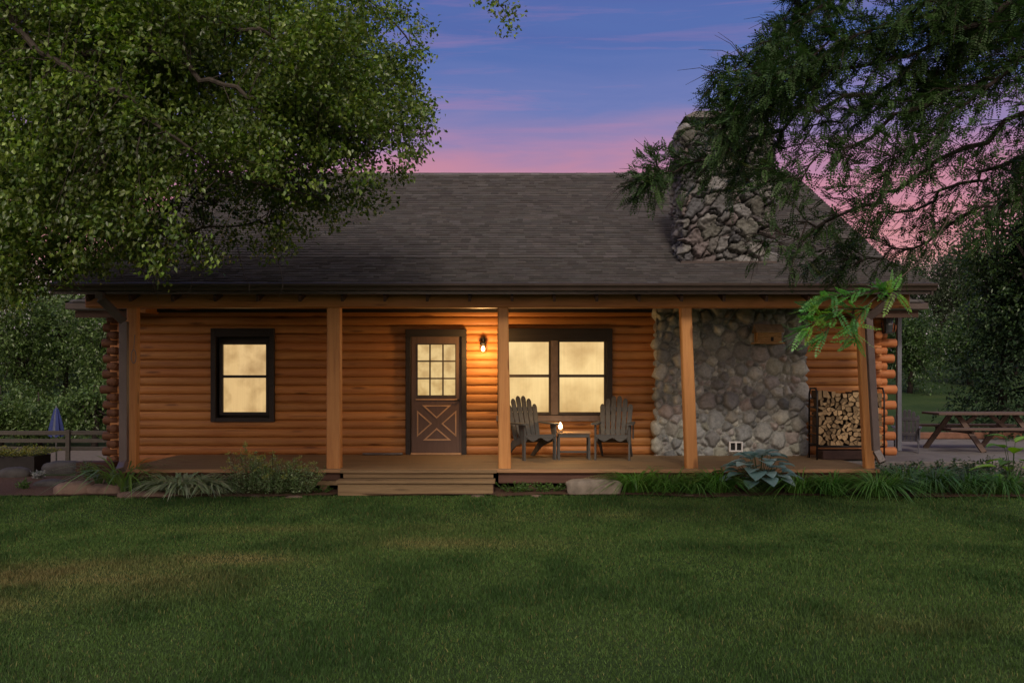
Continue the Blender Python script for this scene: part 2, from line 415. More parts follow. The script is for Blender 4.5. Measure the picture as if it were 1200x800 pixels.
# side and rear walls with simple horizontal logs
def side_wall(name, x, y0, y1, z0, z1, sgn):
    mb = MB(); r = 0; z = z0; h = .1495
    while z < z1-.01:
        zt = min(z+h, z1); pts = []
        for (a, b) in ((0, 0), (.12, .6), (.3, .93), (.5, 1), (.7, .93), (.88, .6), (1, 0)):
            pts.append((x+sgn*b*.07, z+a*(zt-z)))
        tone = random.uniform(.75, 1.2)
        mb.prism(pts+[(x-sgn*.1, zt), (x-sgn*.1, z)], 'Y', y0, y1, c=(tone, tone, tone)); z = zt
    return mb.build(name, M['log_side'], house)
M['log_side'] = wood('stained_log_side', OR, 'Y', .5, 9, True, .3)
side_wall('side_wall', WX0+.07, YW+.01, 23.4, .05, 2.86, -1)
side_wall('side_wall', WX1-.07, YW+.01, 23.4, .05, 2.86, 1)
mb = MB(); mb.box(WX0, WX1, 23.3, 23.45, .05, 2.86); mb.build('rear_wall', M['log'], house)
# interlocked log ends at both corners
def log_ends(x_in, x_out, sg):
    z = DZ-.22; k = 0; i = 0
    while z < 2.8:
        L = x_out+random.uniform(-.03, .03) if k % 2 == 0 else x_in+(x_out-x_in)*.42
        r = .078 if k % 2 == 0 else .07
        mb = MB(); tn = random.uniform(.8, 1.2)
        mb.tube([(x_in-sg*.12, YW+.02, z), (L-sg*.012, YW+.02, z), (L, YW+.02, z)], [r, r, r*.86], 14, c=(tn, tn, tn))
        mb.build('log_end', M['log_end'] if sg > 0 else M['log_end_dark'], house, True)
        # the crossing side-wall log pokes out forwards
        if k % 2 == 1:
            mb = MB(); mb.tube([(x_in-sg*.10, YW+.3, z), (x_in-sg*.10, YW-.17, z), (x_in-sg*.10, YW-.185, z)], [r, r, r*.85], 14, c=(tn, tn, tn))
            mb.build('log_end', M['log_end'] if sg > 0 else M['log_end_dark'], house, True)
        z += .1345; k += 1
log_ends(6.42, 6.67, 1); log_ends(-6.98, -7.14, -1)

# roofs
def roof_plane(name, x0, x1, a, b, parent, expo=.125, seed=1, tone=1.0, xl=None):
    """laminated shingle courses from eave a=(y,z) up to b=(y,z); xl(s) -> (x0,x1) lets the ends run on a hip"""
    rg = np.random.default_rng(seed)
    a = np.array(a, float); b = np.array(b, float); L = np.linalg.norm(b-a); d = (b-a)/L; nrm = np.array([-d[1], d[0]])
    if nrm[1] < 0: nrm = -nrm
    n_ = int(round(L/expo)); V = []; Fc = []; C = []
    for r in range(n_):
        s0 = L*r/n_; s1 = L*(r+1)/n_+.004
        xa, xb = (x0, x1) if xl is None else xl((s0+s1)/2/L)
        x = xa-rg.random()*.2; base = .95+.1*rg.random()
        while x < xb:
            w = rg.uniform(.08, .24); xl0, xr = max(x, xa), min(x+w, xb); x += w
            if xr <= xl0: continue
            th = .006+(.008 if rg.random() < .5 else 0)
            tn = tone*base*rg.choice([.80, .9, 1., 1.1, 1.22], p=[.15, .25, .3, .2, .1])
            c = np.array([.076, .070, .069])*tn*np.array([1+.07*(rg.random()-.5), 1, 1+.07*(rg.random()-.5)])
            p0 = a+d*s0; p1 = a+d*s1
            lo = p0+nrm*(th+.013); hi = p1+nrm*.003; bt = p0+nrm*.0
            q = len(V)
            for (xx, pp) in ((xl0, bt), (xr, bt), (xl0, lo), (xr, lo), (xl0, hi), (xr, hi)):
                V.append((xx, pp[0], pp[1]))
            C += [c*.6]*2+[c]*4  # lower butt edge darkened: the course's shadow line painted in
            Fc.append((q, q+1, q+3, q+2)); Fc.append((q+2, q+3, q+5, q+4))
    return npmesh(name, V, np.array(Fc), M['shingle'], C, parent)
EY, EZ, BY, BZ, RY, RZ = 13.30, 3.046, 15.0, 3.625, 19.8, 6.03
mr = empty('roof', (0, YW, 0)); mr.parent = house; mr.location = (0, 0, 0)
bpy.data.objects.remove(mr)
# porch roof deck and main roof deck are one closed solid
mb = MB(); T = .16
pro = [(EY, EZ), (BY, BZ), (RY, RZ), (24.6, RZ-(24.6-RY)*.5)]
low = [(24.6, RZ-(24.6-RY)*.5-T), (RY, RZ-T*1.3), (BY, BZ-T*1.15), (EY, EZ-T*.8)]
mb.prism(pro+low, 'X', RX0, RX1)
roof = mb.build('roof', M['darkwood'], house)
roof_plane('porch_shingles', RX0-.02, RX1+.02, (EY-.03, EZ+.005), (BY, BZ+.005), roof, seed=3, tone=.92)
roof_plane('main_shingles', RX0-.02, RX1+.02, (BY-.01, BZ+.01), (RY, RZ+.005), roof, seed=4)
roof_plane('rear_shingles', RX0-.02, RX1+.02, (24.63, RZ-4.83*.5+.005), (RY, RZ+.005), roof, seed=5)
mb = MB()
x = RX0
while x < RX1:
    w = .24; tn = random.uniform(.8, 1.2)*.115; zz = RZ+.022+.006*random.random()
    mb.prism([(RY-.15, zz-.078), (RY, zz), (RY+.15, zz-.078), (RY+.15, zz-.092), (RY, zz-.014), (RY-.15, zz-.092)], 'X', x, min(x+w+.0, RX1), c=(tn, tn*.92, tn*.92)); x += w
mb.build('ridge_cap', M['shingle'], roof)
# rake boards
for xx in (RX0-.03, RX1+.03):
    mb = MB()
    mb.prism([(EY, EZ-.02), (BY, BZ-.02), (RY, RZ-.02), (24.6, RZ-2.42), (24.6, RZ-2.62), (RY, RZ-.24), (BY, BZ-.22), (EY, EZ-.16)], 'X', xx-.015, xx+.015)
    mb.build('rake_board', M['gutter'], roof)
# gutter along the porch eave: K profile
mb = MB(); gy = EY-.035
mb.prism([(gy, EZ-.01), (gy-.012, EZ-.01), (gy-.012, EZ-.015), (gy-.115, EZ-.015), (gy-.122, EZ+.002), (gy-.132, EZ-.002), (gy-.128, EZ-.03), (gy-.095, EZ-.065), (gy-.085, EZ-.10), (gy, EZ-.10)][::-1], 'X', RX0-.02, RX1+.04)
gut = mb.build('gutter', M['gutter'], roof)
# fascia behind gutter + soffit
mb = MB(); mb.box(RX0+.01, RX1-.01, EY-.03, EY+.0, EZ-.145, EZ-.012); mb.build('fascia_board', M['gutter'], roof)
# upper gable walls
for xx in (-6.2, 5.64):
    mb = MB(); mb.prism([(15.6, 2.8), (23.9, 2.8), (23.9, 3.75), (RY, RZ-.25), (15.4, 3.6)], 'X', xx-.06, xx+.06)
    mb.build('gable_wall', M['log_side'], house)
# porch ceiling, wall-top board
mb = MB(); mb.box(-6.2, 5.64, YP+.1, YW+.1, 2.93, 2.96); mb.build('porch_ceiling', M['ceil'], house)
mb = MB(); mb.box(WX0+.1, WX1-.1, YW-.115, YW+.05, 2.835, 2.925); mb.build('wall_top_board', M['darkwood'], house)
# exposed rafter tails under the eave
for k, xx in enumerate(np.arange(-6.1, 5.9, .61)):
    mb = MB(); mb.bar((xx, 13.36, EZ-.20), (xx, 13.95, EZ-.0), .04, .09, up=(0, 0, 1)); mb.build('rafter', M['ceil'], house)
# side pent roofs with a small hip at the front
for sg, xo, xi in ((1, 6.96, 5.70), (-1, -7.47, -6.26)):
    y0, y1 = 15.55, 23.9; zo = 2.955; zi = 3.42
    mb = MB(); th = .10
    E_ = (xi-sg*.5, y0, zo); A = (xo, y0, zo); B = (xo, y1, zo); Cc = (xi, y0+1.0, zi); D = (xi, y1, zi); Fp = (xi-sg*.5, y0+1.0, zi)
    top = [E_, A, B, D, Cc, Fp]; bot = [(p[0], p[1], p[2]-th) for p in top]
    vs = top+bot; fs = [[0, 1, 4, 5], [1, 2, 3, 4], [6, 7, 10, 11][::-1], [7, 8, 9, 10][::-1]]
    for i in range(6):
        j = (i+1) % 6; fs.append([i, i+6, j+6, j])
    mb.add(vs, fs); pr = mb.build('pent_roof', M['gutter'], house)
    if sg == 1: f_ = lambda s: (xi-.5, xo-(xo-xi)*s)
    else: f_ = lambda s: (xo+(xi-xo)*s, xi+.5)
    roof_plane('pent_shingles', 0, 0, (y0-.02, zo+.006), (y0+1.0, zi+.006), pr, expo=.14, seed=8, tone=1.2, xl=f_)
    # side slope courses, long boards of shingles
    mb = MB(); k = 8
    for i in range(k):
        xa = xo+(xi-xo)*i/k; xb = xo+(xi-xo)*(i+1)/k; za = zo+(zi-zo)*i/k; zb = zo+(zi-zo)*(i+1)/k
        ya = y0+1.0*i/k; tn = random.uniform(.85, 1.15)*.115
        mb.add([(xa+sg*.01, ya, za+.006), (xa+sg*.01, y1, za+.006), (xa+sg*.01, y1, za+.022), (xa+sg*.01, ya, za+.022), (xb, ya+1.0/k, zb+.010), (xb, y1, zb+.010)],
               [[0, 1, 2, 3], [3, 2, 5, 4]], (tn, tn*.92, tn*.92))
    mb.build('pent_shingles', M['shingle'], pr)
    mb = MB(); mb.box(min(xo-sg*.12, xi), max(xo-sg*.12, xi), y0+.1, y0+.14, zo-.24, zo-.12); mb.build('soffit_board', M['ceil'], pr)

# posts and beams
YB = YP
def post(px_t, px_b, w_t, w_b, py_t=361, py_b=548):
    zt = PZ(py_t, YP)+.0; zb = DZ
    xt, xb = PX(px_t, YP), PX(px_b, YP); at_, ab = w_t/2, w_b/2
    b = .014; V = []
    for z, x, a in ((zb, xb, ab), (zb+.6, xb+(xt-xb)*.25, ab+(at_-ab)*.25), ((zb+zt)/2, (xt+xb)/2, (at_+ab)/2), (zt-.5, xt+(xb-xt)*.2, at_), (zt, xt, at_)):
        y = YP+.0
        V += [(x-a+b, y-a, z), (x+a-b, y-a, z), (x+a, y-a+b, z), (x+a, y+a-b, z), (x+a-b, y+a, z), (x-a+b, y+a, z), (x-a, y+a-b, z), (x-a, y-a+b, z)]
    fs = []
    for r in range(4):
        for i in range(8):
            j = (i+1) % 8; fs.append([r*8+i, r*8+j, (r+1)*8+j, (r+1)*8+i])
    mb = MB(); mb.add(V, fs+[[i for i in range(8)][::-1], [32+i for i in range(8)]])
    o = mb.build('porch_post', M['post'], house)
    return o
post(156.5, 155, .15, .16); post(392, 392, .195, .205); post(589.5, 591.5, .16, .185)
post(803, 810, .165, .175); post(1008, 1018, .13, .14)
mb = MB(); mb.box(-6.29, 5.86, YP-.11, YP+.11, PZ(361, YP), 2.955, bev=.015)
mb.build('porch_beam', M['beam'], house)
M['beam_y'] = wood('stained_beam_side', [(.25, (.20, .06, .02)), (.5, (.38, .14, .045)), (.8, (.48, .20, .07))], 'Y', .5, 9, True, .25)
for xx in (-5.64, 5.22):
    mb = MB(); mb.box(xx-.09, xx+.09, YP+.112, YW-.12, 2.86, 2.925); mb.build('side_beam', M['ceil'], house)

# porch deck
DX0, DX1 = -5.76, 5.36
deck = empty('porch_deck', (0, 0, 0)); bpy.data.objects.remove(deck)
mb = MB(); y = 13.60
while y < YW-.09:
    tn = random.uniform(.8, 1.15); mb.box(DX0, DX1, y, min(y+.138, YW-.085), DZ-.038, DZ, c=(tn, tn, tn), bev=.004); y += .144
dk = mb.build('porch_deck', M['deck'], house)
mb = MB(); mb.box(DX0-.01, DX1+.01, 13.572, 13.598, DZ-.05, DZ+.002, bev=.004); mb.build('nosing', simple('tan_deck_edge', (.30, .17, .085), .7, 0, .3, 5, .3, .3, (.3, 4, 4)), dk)
def strip(name, x0, x1, y0, y1, z0, z1, mat, parent=dk, bev=.004):
    mb = MB(); mb.box(x0, x1, y0, y1, z0, z1, bev=bev); return mb.build(name, mat, parent)
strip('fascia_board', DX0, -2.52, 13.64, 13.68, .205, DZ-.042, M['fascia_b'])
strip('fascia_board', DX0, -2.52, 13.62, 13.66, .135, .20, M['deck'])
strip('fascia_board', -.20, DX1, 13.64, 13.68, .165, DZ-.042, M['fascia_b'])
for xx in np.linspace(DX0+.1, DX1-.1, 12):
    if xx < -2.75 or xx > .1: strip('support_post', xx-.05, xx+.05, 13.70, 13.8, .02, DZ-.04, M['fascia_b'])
strip('support_post', -2.80, -2.70, 13.60, 13.70, .03, .133, M['deck'])
# steps
st = MB(); st.box(-2.49, -.22, 13.46, 13.598, DZ-.045, DZ-.002, bev=.006); stp = st.build('porch_steps', M['deck'], house)
strip('riser', -2.45, -.27, 13.50, 13.53, .255, DZ-.048, M['deck'], stp)
strip('tread', -2.50, -.24, 13.16, 13.498, .212, .252, M['deck'], stp)
strip('riser', -2.47, -.27, 13.19, 13.22, .02, .208, M['deck'], stp)
for xx in (-2.46, -.28): strip('stringer', xx-.02, xx+.02, 13.23, 13.6, .02, .207, M['fascia_b'], stp)

# windows
def pane_grid(parent, x0, x1, z0, z1, y, mat, rail_z):
    for (a, b) in ((z0, rail_z-.015), (rail_z+.015, z1)):
        mb = MB(); mb.add([(x0, y, a), (x1, y, a), (x1, y, b), (x0, y, b)], [[0, 1, 2, 3]]); mb.build('pane', mat, parent)
def frame_rect(x0, x1, z0, z1, wl, wr, wb, wt, y0, y1, mb=None, bev=.004):
    mb = mb or MB()
    mb.box(x0, x0+wl, y0, y1, z0, z1, bev=bev); mb.box(x1-wr, x1, y0, y1, z0, z1, bev=bev)
    mb.box(x0+wl, x1-wr, y0, y1, z0, z0+wb, bev=bev); mb.box(x0+wl, x1-wr, y0, y1, z1-wt, z1, bev=bev); return mb
# left window
a0, a1, b0, b1 = W(249, 323, 385, 494)
w1 = empty('window', (0, 0, 0)); bpy.data.objects.remove(w1)
wn = frame_rect(a0, a1, b0, b1, .085, .085, .075, .145, YW-.11, YW+.10).build('window', M['darkwood'], house)
c0, c1, d0, d1 = W(258, 316, 401, 486)
frame_rect(c0, c1, d0, d1, .055, .055, .05, .04, YW-.045, YW+.06).build('sash', M['darkwood'], wn)
mb = MB(); mb.box(c0+.05, c1-.05, YW-.055, YW+.05, PZ(442.6, YW), PZ(439.4, YW)); mb.build('meeting_rail', M['darkwood'], wn)
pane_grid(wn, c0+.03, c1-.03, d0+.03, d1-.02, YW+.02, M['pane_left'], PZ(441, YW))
# big double window
a0, a1, b0, b1 = W(583, 717, 385, 493)
wb_ = frame_rect(a0, a1, b0+.11, b1, .10, .10, .0001, .21, YW-.11, YW+.10).build('window', M['darkwood'], house)
mb = MB(); mb.box(a0-.02, a1+.02, YW-.15, YW+.08, b0, b0+.10, bev=.006); mb.build('sill', M['dsill'], wb_)
mb = MB(); mb.box(PX(645.5, YW), PX(653.5, YW), YW-.105, YW+.09, b0+.112, PZ(399, YW)); mb.build('mullion', M['dsill'], wb_)
M['sashb'] = simple('dark_brown_sash', (.05, .037, .03), .5)
for (p0, p1) in ((590, 645.3), (653.7, 710)):
    x0, x1 = PX(p0, YW), PX(p1, YW); z0, z1 = PZ(486, YW), PZ(399.3, YW)
    s = frame_rect(x0, x1, z0, z1, .03, .035, .05, .02, YW-.03, YW+.06).build('sash', M['sashb'], wb_)
    mb = MB(); mb.box(x0+.03, x1-.035, YW-.04, YW+.05, PZ(442, YW), PZ(438.6, YW)); mb.build('meeting_rail', M['sashb'], wb_)
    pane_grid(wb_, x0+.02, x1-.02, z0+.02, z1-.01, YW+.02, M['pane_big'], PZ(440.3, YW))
# door
a0, a1, b0, b1 = W(476, 547, 386, 532)
dt = MB(); dt.box(a0, a0+.085, YW-.11, YW+.1, DZ+.002, b1-.13, bev=.004); dt.box(a1-.085, a1, YW-.11, YW+.1, DZ+.002, b1-.13, bev=.004)
dt.box(a0-.0, a1+.0, YW-.125, YW+.1, b1-.128, b1, bev=.004); door_fr = dt.build('door_frame', M['darkwood'], house)
x0, x1 = PX(482.3, YW), PX(541.5, YW); z0, z1 = DZ+.03, PZ(394.3, YW)
g0, g1, h0, h1 = W(489, 534.5, 403, 465.5)
d = MB(); yy0, yy1 = YW-.05, YW+.0
d.box(x0, g0, yy0, yy1, z0, z1, bev=.003); d.box(g1, x1, yy0, yy1, z0, z1, bev=.003)
d.box(g0, g1, yy0, yy1, h1, z1); d.box(g0, g1, yy0, yy1, z0, h0)
door = d.build('door', M['door'], house)
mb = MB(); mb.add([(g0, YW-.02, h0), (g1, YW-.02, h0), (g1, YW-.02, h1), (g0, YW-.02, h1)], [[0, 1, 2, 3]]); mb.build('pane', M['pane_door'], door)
mt = frame_rect(g0-.005, g1+.005, h0-.01, h1+.005, .018, .018, .05, .018, YW-.058, YW-.03, bev=0)
for k in (1, 2):
    xx = g0+(g1-g0)*k/3; mt.box(xx-.013, xx+.013, YW-.056, YW-.03, h0+.04, h1-.012)
    zz = h0+.03+(h1-h0-.03)*k/3; mt.box(g0+.012, g1-.012, YW-.0545, YW-.03, zz-.013, zz+.013)
mt.build('muntins', M['sashb'], door)
mb = MB(); mb.box(g0-.02, g1+.02, YW-.068, YW-.05, h0-.045, h0-.022); mb.build('rail_moulding', M['doorline'], door)
# crossbuck: four triangles outlined in tan moulding
def tri(pts):
    mb = MB(); k = 3; w = .022; c = np.mean(pts, 0); pts = [np.array(p) for p in pts]
    # offset inwards
    inn = []
    for i in range(3):
        p = pts[i]; a = pts[i-1]-p; b = pts[(i+1) % 3]-p; a = a/np.linalg.norm(a); b = b/np.linalg.norm(b)
        half = math.acos(max(-1, min(1, a.dot(b))))/2; bi = (a+b)/np.linalg.norm(a+b); inn.append(p+bi*w/math.sin(half))
    for i in range(3):
        j = (i+1) % 3; q = [pts[i], pts[j], inn[j], inn[i]]
        vs = [(v[0], YW-.062, v[1]) for v in q]+[(v[0], YW-.045, v[1]) for v in q]
        mb.add(vs, [[0, 1, 2, 3], [0, 4, 5, 1], [1, 5, 6, 2], [2, 6, 7, 3], [3, 7, 4, 0]])
    mb.build('crossbuck_moulding', M['doorline'], door)
q = lambda px, py: (PX(px, YW), PZ(py, YW))
tri([q(495, 474.5), q(529, 474.5), q(512, 490)]); tri([q(496, 515.5), q(512, 501), q(529, 515.5)])
tri([q(489, 480.5), q(506.5, 496), q(489, 511.5)]); tri([q(535, 480.5), q(535, 511.5), q(517.5, 496)])
mb = MB(); mb.tube([(x1-.05, YW-.05, 1.32), (x1-.05, YW-.085, 1.32)], .02, 10); mb.tube([(x1-.05, YW-.09, 1.32), (x1-.13, YW-.09, 1.31)], .009, 8)
mb.build('handle', M['iron'], door)
mb = MB(); mb.box(a0+.09, a1-.09, YW-.12, YW-.02, DZ+.001, DZ+.028, bev=.004); mb.build('threshold', M['doorline'], door_fr)

# stone breast and chimney --------------------------------------------------
def stone_seeds(box, sizes, rg, thin=None):
    pts, rad = [], []
    lo, hi = np.array(box[0], float), np.array(box[1], float)
    for (r, tries) in sizes:
        for _ in range(tries):
            p = lo+(hi-lo)*rg.random(3)
            if pts:
                dd = np.linalg.norm((np.array(pts)-p), axis=1)
                if np.any(dd < (np.array(rad)+r)*.86): continue
            pts.append(p); rad.append(r)
    return np.array(pts), np.array(rad)
STC = [tuple(.6*v+.4*sum(c)/3*1.0 for v in c) for c in [(.20, .19, .19), (.27, .255, .25), (.16, .15, .16), (.225, .19, .195), (.30, .28, .245), (.21, .20, .16), (.13, .13, .14), (.24, .215, .19), (.185, .185, .20), (.33, .31, .29), (.25, .185, .175)]]
def stone_skin(loop, closed, z0, z1, step, seeds, rads, amp, mortar, rg, rough=.0, jitter=0., deep=.03, sharp=.035, crag=0):
    """grid wrapped round a horizontal path; every Voronoi cell is a stone standing proud of the mortar"""
    pts = [np.array(p, float) for p in loop]; U = []; NR = []
    segs = list(zip(pts, pts[1:]+([pts[0]] if closed else [])))
    if not closed: segs = segs[:len(pts)-1]
    for a, b in segs:
        L = np.linalg.norm(b-a); k = max(2, int(L/step)); d_ = (b-a)/L; nn_ = np.array([d_[1], -d_[0]])
        for i in range(k): U.append(a+(b-a)*i/k); NR.append(nn_)
    if not closed: U.append(pts[-1]); NR.append(NR[-1])
    U = np.array(U); NR = np.array(NR); sm = NR.copy()
    for _ in range(3): 
        r1, r2 = np.roll(sm, 1, 0), np.roll(sm, -1, 0)
        if not closed: r1[0] = sm[0]; r2[-1] = sm[-1]
        sm = (r1+2*sm+r2)/4
    sm /= np.linalg.norm(sm, axis=1)[:, None]
    nz = int((z1-z0)/step)+1; Z = np.linspace(z0, z1, nz); nu = len(U)
    Pp = np.zeros((nz, nu, 3)); Pp[..., :2] = U[None]; Pp[..., 2] = Z[:, None]
    Q = Pp.reshape(-1, 3)
    wp = Q.copy(); wp[:, 0] += jitter*(fbm(Q[:, 0]*7, Q[:, 2]*7, Q[:, 1]*7)-.5); wp[:, 2] += jitter*(fbm(Q[:, 0]*7+20, Q[:, 2]*7, Q[:, 1]*7+9)-.5)
    if crag: seeds = seeds*np.array([1, 1, 1.25]); wp[:, 2] = wp[:, 2]*1.25+.35*(wp[:, 0]+wp[:, 1])*0+.25*np.sin(wp[:, 0]*3.1)
    f1 = np.empty(len(Q)); f2 = np.empty(len(Q)); idx = np.empty(len(Q), int)
    for s in range(0, len(Q), 8000):
        dd = np.linalg.norm(wp[s:s+8000, None]-seeds[None], axis=2)-rads[None]
        o_ = np.argpartition(dd, 1, axis=1)[:, :2]; v_ = np.take_along_axis(dd, o_, 1)
        sw = v_[:, 0] > v_[:, 1]; o_[sw] = o_[sw][:, ::-1]; v_[sw] = v_[sw][:, ::-1]
        f1[s:s+8000] = v_[:, 0]; f2[s:s+8000] = v_[:, 1]; idx[s:s+8000] = o_[:, 0]
    e = f2-f1
    prof = 1-np.exp(-(np.clip(e-.009, 0, None)/sharp))
    hv = rg.uniform(.55, 1.25, len(seeds)); tl = rg.normal(0, 1, (len(seeds), 3))
    tilt = np.sum(((wp if crag else Q)-seeds[idx])*tl[idx], 1)
    h = amp*prof*hv[idx]+prof*np.clip(tilt, -.25, .25)*amp*2.0*(1+rough)
    h += prof*(fbm(Q[:, 0]*9, Q[:, 2]*9, Q[:, 1]*9)-.5)*amp*(.5+2*rough)
    if crag: h += prof*amp*crag*(np.abs(fbm(Q[:, 0]*13+5, Q[:, 2]*17, Q[:, 1]*13, 3)-.5)*-3+.4)
    h -= deep*(1-prof)
    out = Q.copy(); S = np.tile(sm, (nz, 1)); out[:, 0] += S[:, 0]*h; out[:, 1] += S[:, 1]*h
    base = np.array([STC[i] for i in rg.integers(0, len(STC), len(seeds))])*rg.uniform(.8, 1.2, (len(seeds), 1))
    c = base[idx]; mm = (e < .009)[:, None]; c = np.where(mm, np.array(mortar)[None], c)
    cols_ = nu if closed else nu-1
    ii, jj = np.meshgrid(np.arange(cols_), np.arange(nz-1)); i2 = (ii+1) % nu
    Fc = np.stack([(jj*nu+ii).ravel(), (jj*nu+i2).ravel(), ((jj+1)*nu+i2).ravel(), ((jj+1)*nu+ii).ravel()], 1)
    return out, Fc, c
rg = np.random.default_rng(21)
bxl, bxr, byf = 2.47, 5.04, 15.93
sd, rd = stone_seeds(((bxl-.1, byf-.05, DZ-.1), (bxr+.1, byf+.08, 3.0)), [(.155, 40), (.12, 160), (.09, 700), (.065, 1800), (.042, 3000)], rg)
V, Fc, C = stone_skin([(bxl, 16.3), (bxl, byf), (bxr, byf), (bxr, 16.3)], False, DZ-.02, 2.93, .016, sd, rd, .072, (.20, .195, .185), rg, jitter=.05, deep=.02)
npmesh('stone_breast', V, Fc, M['stone'], C, house, True)
cx0, cx1, cy0, cy1 = 2.70, 4.08, 14.64, 15.52; czt = 5.70
sd, rd = stone_seeds(((cx0-.05, cy0-.05, 3.0), (cx1+.05, cy1+.05, czt+.3)), [(.15, 160), (.115, 500), (.085, 1200), (.055, 2500)], rg)
V, Fc, C = stone_skin([(cx0, cy1), (cx0, cy0), (cx1, cy0), (cx1, cy1)], True, 3.3, czt, .015, sd, rd, .058, (.06, .058, .056), rg, rough=.9, jitter=.22, deep=.06, sharp=.012, crag=.8)
# the shoulders draw in over the last 25 cm
tz = np.clip((V[:, 2]-(czt-.28))/.28, 0, 1)**1.6; mx_, my_ = (cx0+cx1)/2, (cy0+cy1)/2
V[:, 0] = mx_+(V[:, 0]-mx_)*(1-.03*tz); V[:, 1] = my_+(V[:, 1]-my_)*(1-.03*tz)
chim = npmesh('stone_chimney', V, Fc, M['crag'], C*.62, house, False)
mb = MB(); tn = (.16, .15, .15)
mb.box(cx0+.09, cx1-.09, cy0+.07, cy1-.07, czt-.06, czt+.015, bev=.02, c=tn)
mb.build('crown', M['crag'], chim)
mb = MB(); mb.box(3.05, 3.75, 14.85, 15.3, czt+.016, czt+.13, bev=.01, c=(.14, .12, .11)); mb.build('flue', M['crag'], chim)
mb = MB(); mb.prism([(2.74, czt+.15), (2.92, czt+.235), (3.88, czt+.235), (4.04, czt+.15), (4.0, czt+.132), (2.80, czt+.132)], 'Y', 14.74, 15.42, c=(.17, .155, .15))
mb.build('chimney_cap', M['crag'], chim)
# flashing at the foot
mb = MB(); mb.box(cx0-.06, cx1+.06, cy0-.10, cy0-.0, 3.47, 3.53); mb.build('flashing', M['gutter'], chim)
# vent in the breast
a0, a1, b0, b1 = PX(854, 15.86), PX(870, 15.86), PZ(529, 15.86), PZ(517, 15.86)
mb = MB(); frame_rect(a0, a1, b0, b1, .025, .025, .025, .025, 15.82, 15.9, mb); mb.box((a0+a1)/2-.012, (a0+a1)/2+.012, 15.822, 15.9, b0+.02, b1-.02)
vt = mb.build('vent', M['white'], house); mb = MB(); mb.box(a0+.01, a1-.01, 15.86, 15.9, b0+.01, b1-.01); mb.build('grille', M['black'], vt)
# downspouts
def downspout(pts, w, d, mat, name='downspout'):
    mb = MB()
    for a, b in zip(pts[:-1], pts[1:]): mb.bar(a, b, w, d, up=(0, 1, 0), bev=.006)
    a, b = Vector(pts[-2]), Vector(pts[-1])
    o = mb.build(name, mat, house); return o
ys_ = 13.55
downspout([(PX(120, 13.3), 13.25, EZ-.1), (PX(121, 13.4), 13.3, EZ-.2), (PX(147, ys_), ys_-.05, PZ(377, ys_)), (PX(147, ys_), ys_-.05, PZ(541, ys_)), (PX(149, ys_), ys_-.22, PZ(549, ys_))], .115, .09, M['spout'])
downspout([(PX(1045, 13.3), 13.25, EZ-.1), (PX(1043, 13.4), 13.3, EZ-.2), (PX(1017, ys_), ys_-.02, PZ(372, ys_)), (PX(1026, ys_), ys_-.02, PZ(528, ys_)), (PX(1031, ys_), ys_-.1, PZ(541, ys_))], .10, .085, M['spout'])
downspout([(6.80, 16.35, 2.86), (6.80, 16.35, .42)], .075, .075, M['bluegrey'])
mb = MB()
for i in range(14):
    a = i/13*math.pi*2; mb.tube([(PX(156, 13.6)+.035*math.cos(a), 13.62, 2.02+.10*math.sin(a)), (PX(156, 13.6)+.035*math.cos(a+.5), 13.62, 2.02+.10*math.sin(a+.5))], .006, 6)
mb.tube([(PX(156, 13.6), 13.62, 2.12), (PX(156, 13.6), 13.66, 2.34)], .005, 6)
tag(mb.build('hose_hook', M['grey_metal'], loc=(PX(156, 13.6), 13.62, 1.9)), 'small loop of pale cord hanging on the leftmost porch post', 'cord loop')

# ------------------------------------------------------------------ porch things
# wall sconce
sx, sz = PX(566.5, YW), PZ(404, YW)
L = empty('wall_lamp', (sx, YW-.08, sz-.1), 'small black jar lamp glowing on the log wall right of the door', 'wall lamp')
mb = MB(); mb.box(sx-.035, sx+.035, YW-.105, YW-.06, sz+.0, sz+.13, bev=.01); mb.build('back_plate', M['iron'], L)
mb = MB(); mb.tube([(sx, YW-.09, sz+.10), (sx, YW-.15, sz+.13), (sx, YW-.20, sz+.10), (sx, YW-.20, sz+.04)], .009, 8); mb.build('arm', M['iron'], L, True)
mb = MB(); mb.lathe([(.015, sz+.05), (.05, sz+.035), (.062, sz+.0), (.055, sz-.005)], sx, YW-.20, 18); mb.build('cap', M['iron'], L, True)
mb = MB(); mb.lathe([(.012, sz-.01), (.034, sz-.03), (.047, sz-.07), (.040, sz-.11), (.012, sz-.135)], sx, YW-.20, 18); mb.build('bulb', M['bulb'], L, True)
ld = bpy.data.lights.new('lamp_light', 'POINT'); ld.energy = 50; ld.color = (1, .56, .2); ld.shadow_soft_size = .05
lo = bpy.data.objects.new('lamp_light', ld); COL.objects.link(lo); lo.location = (sx, YW-.55, sz-.14)

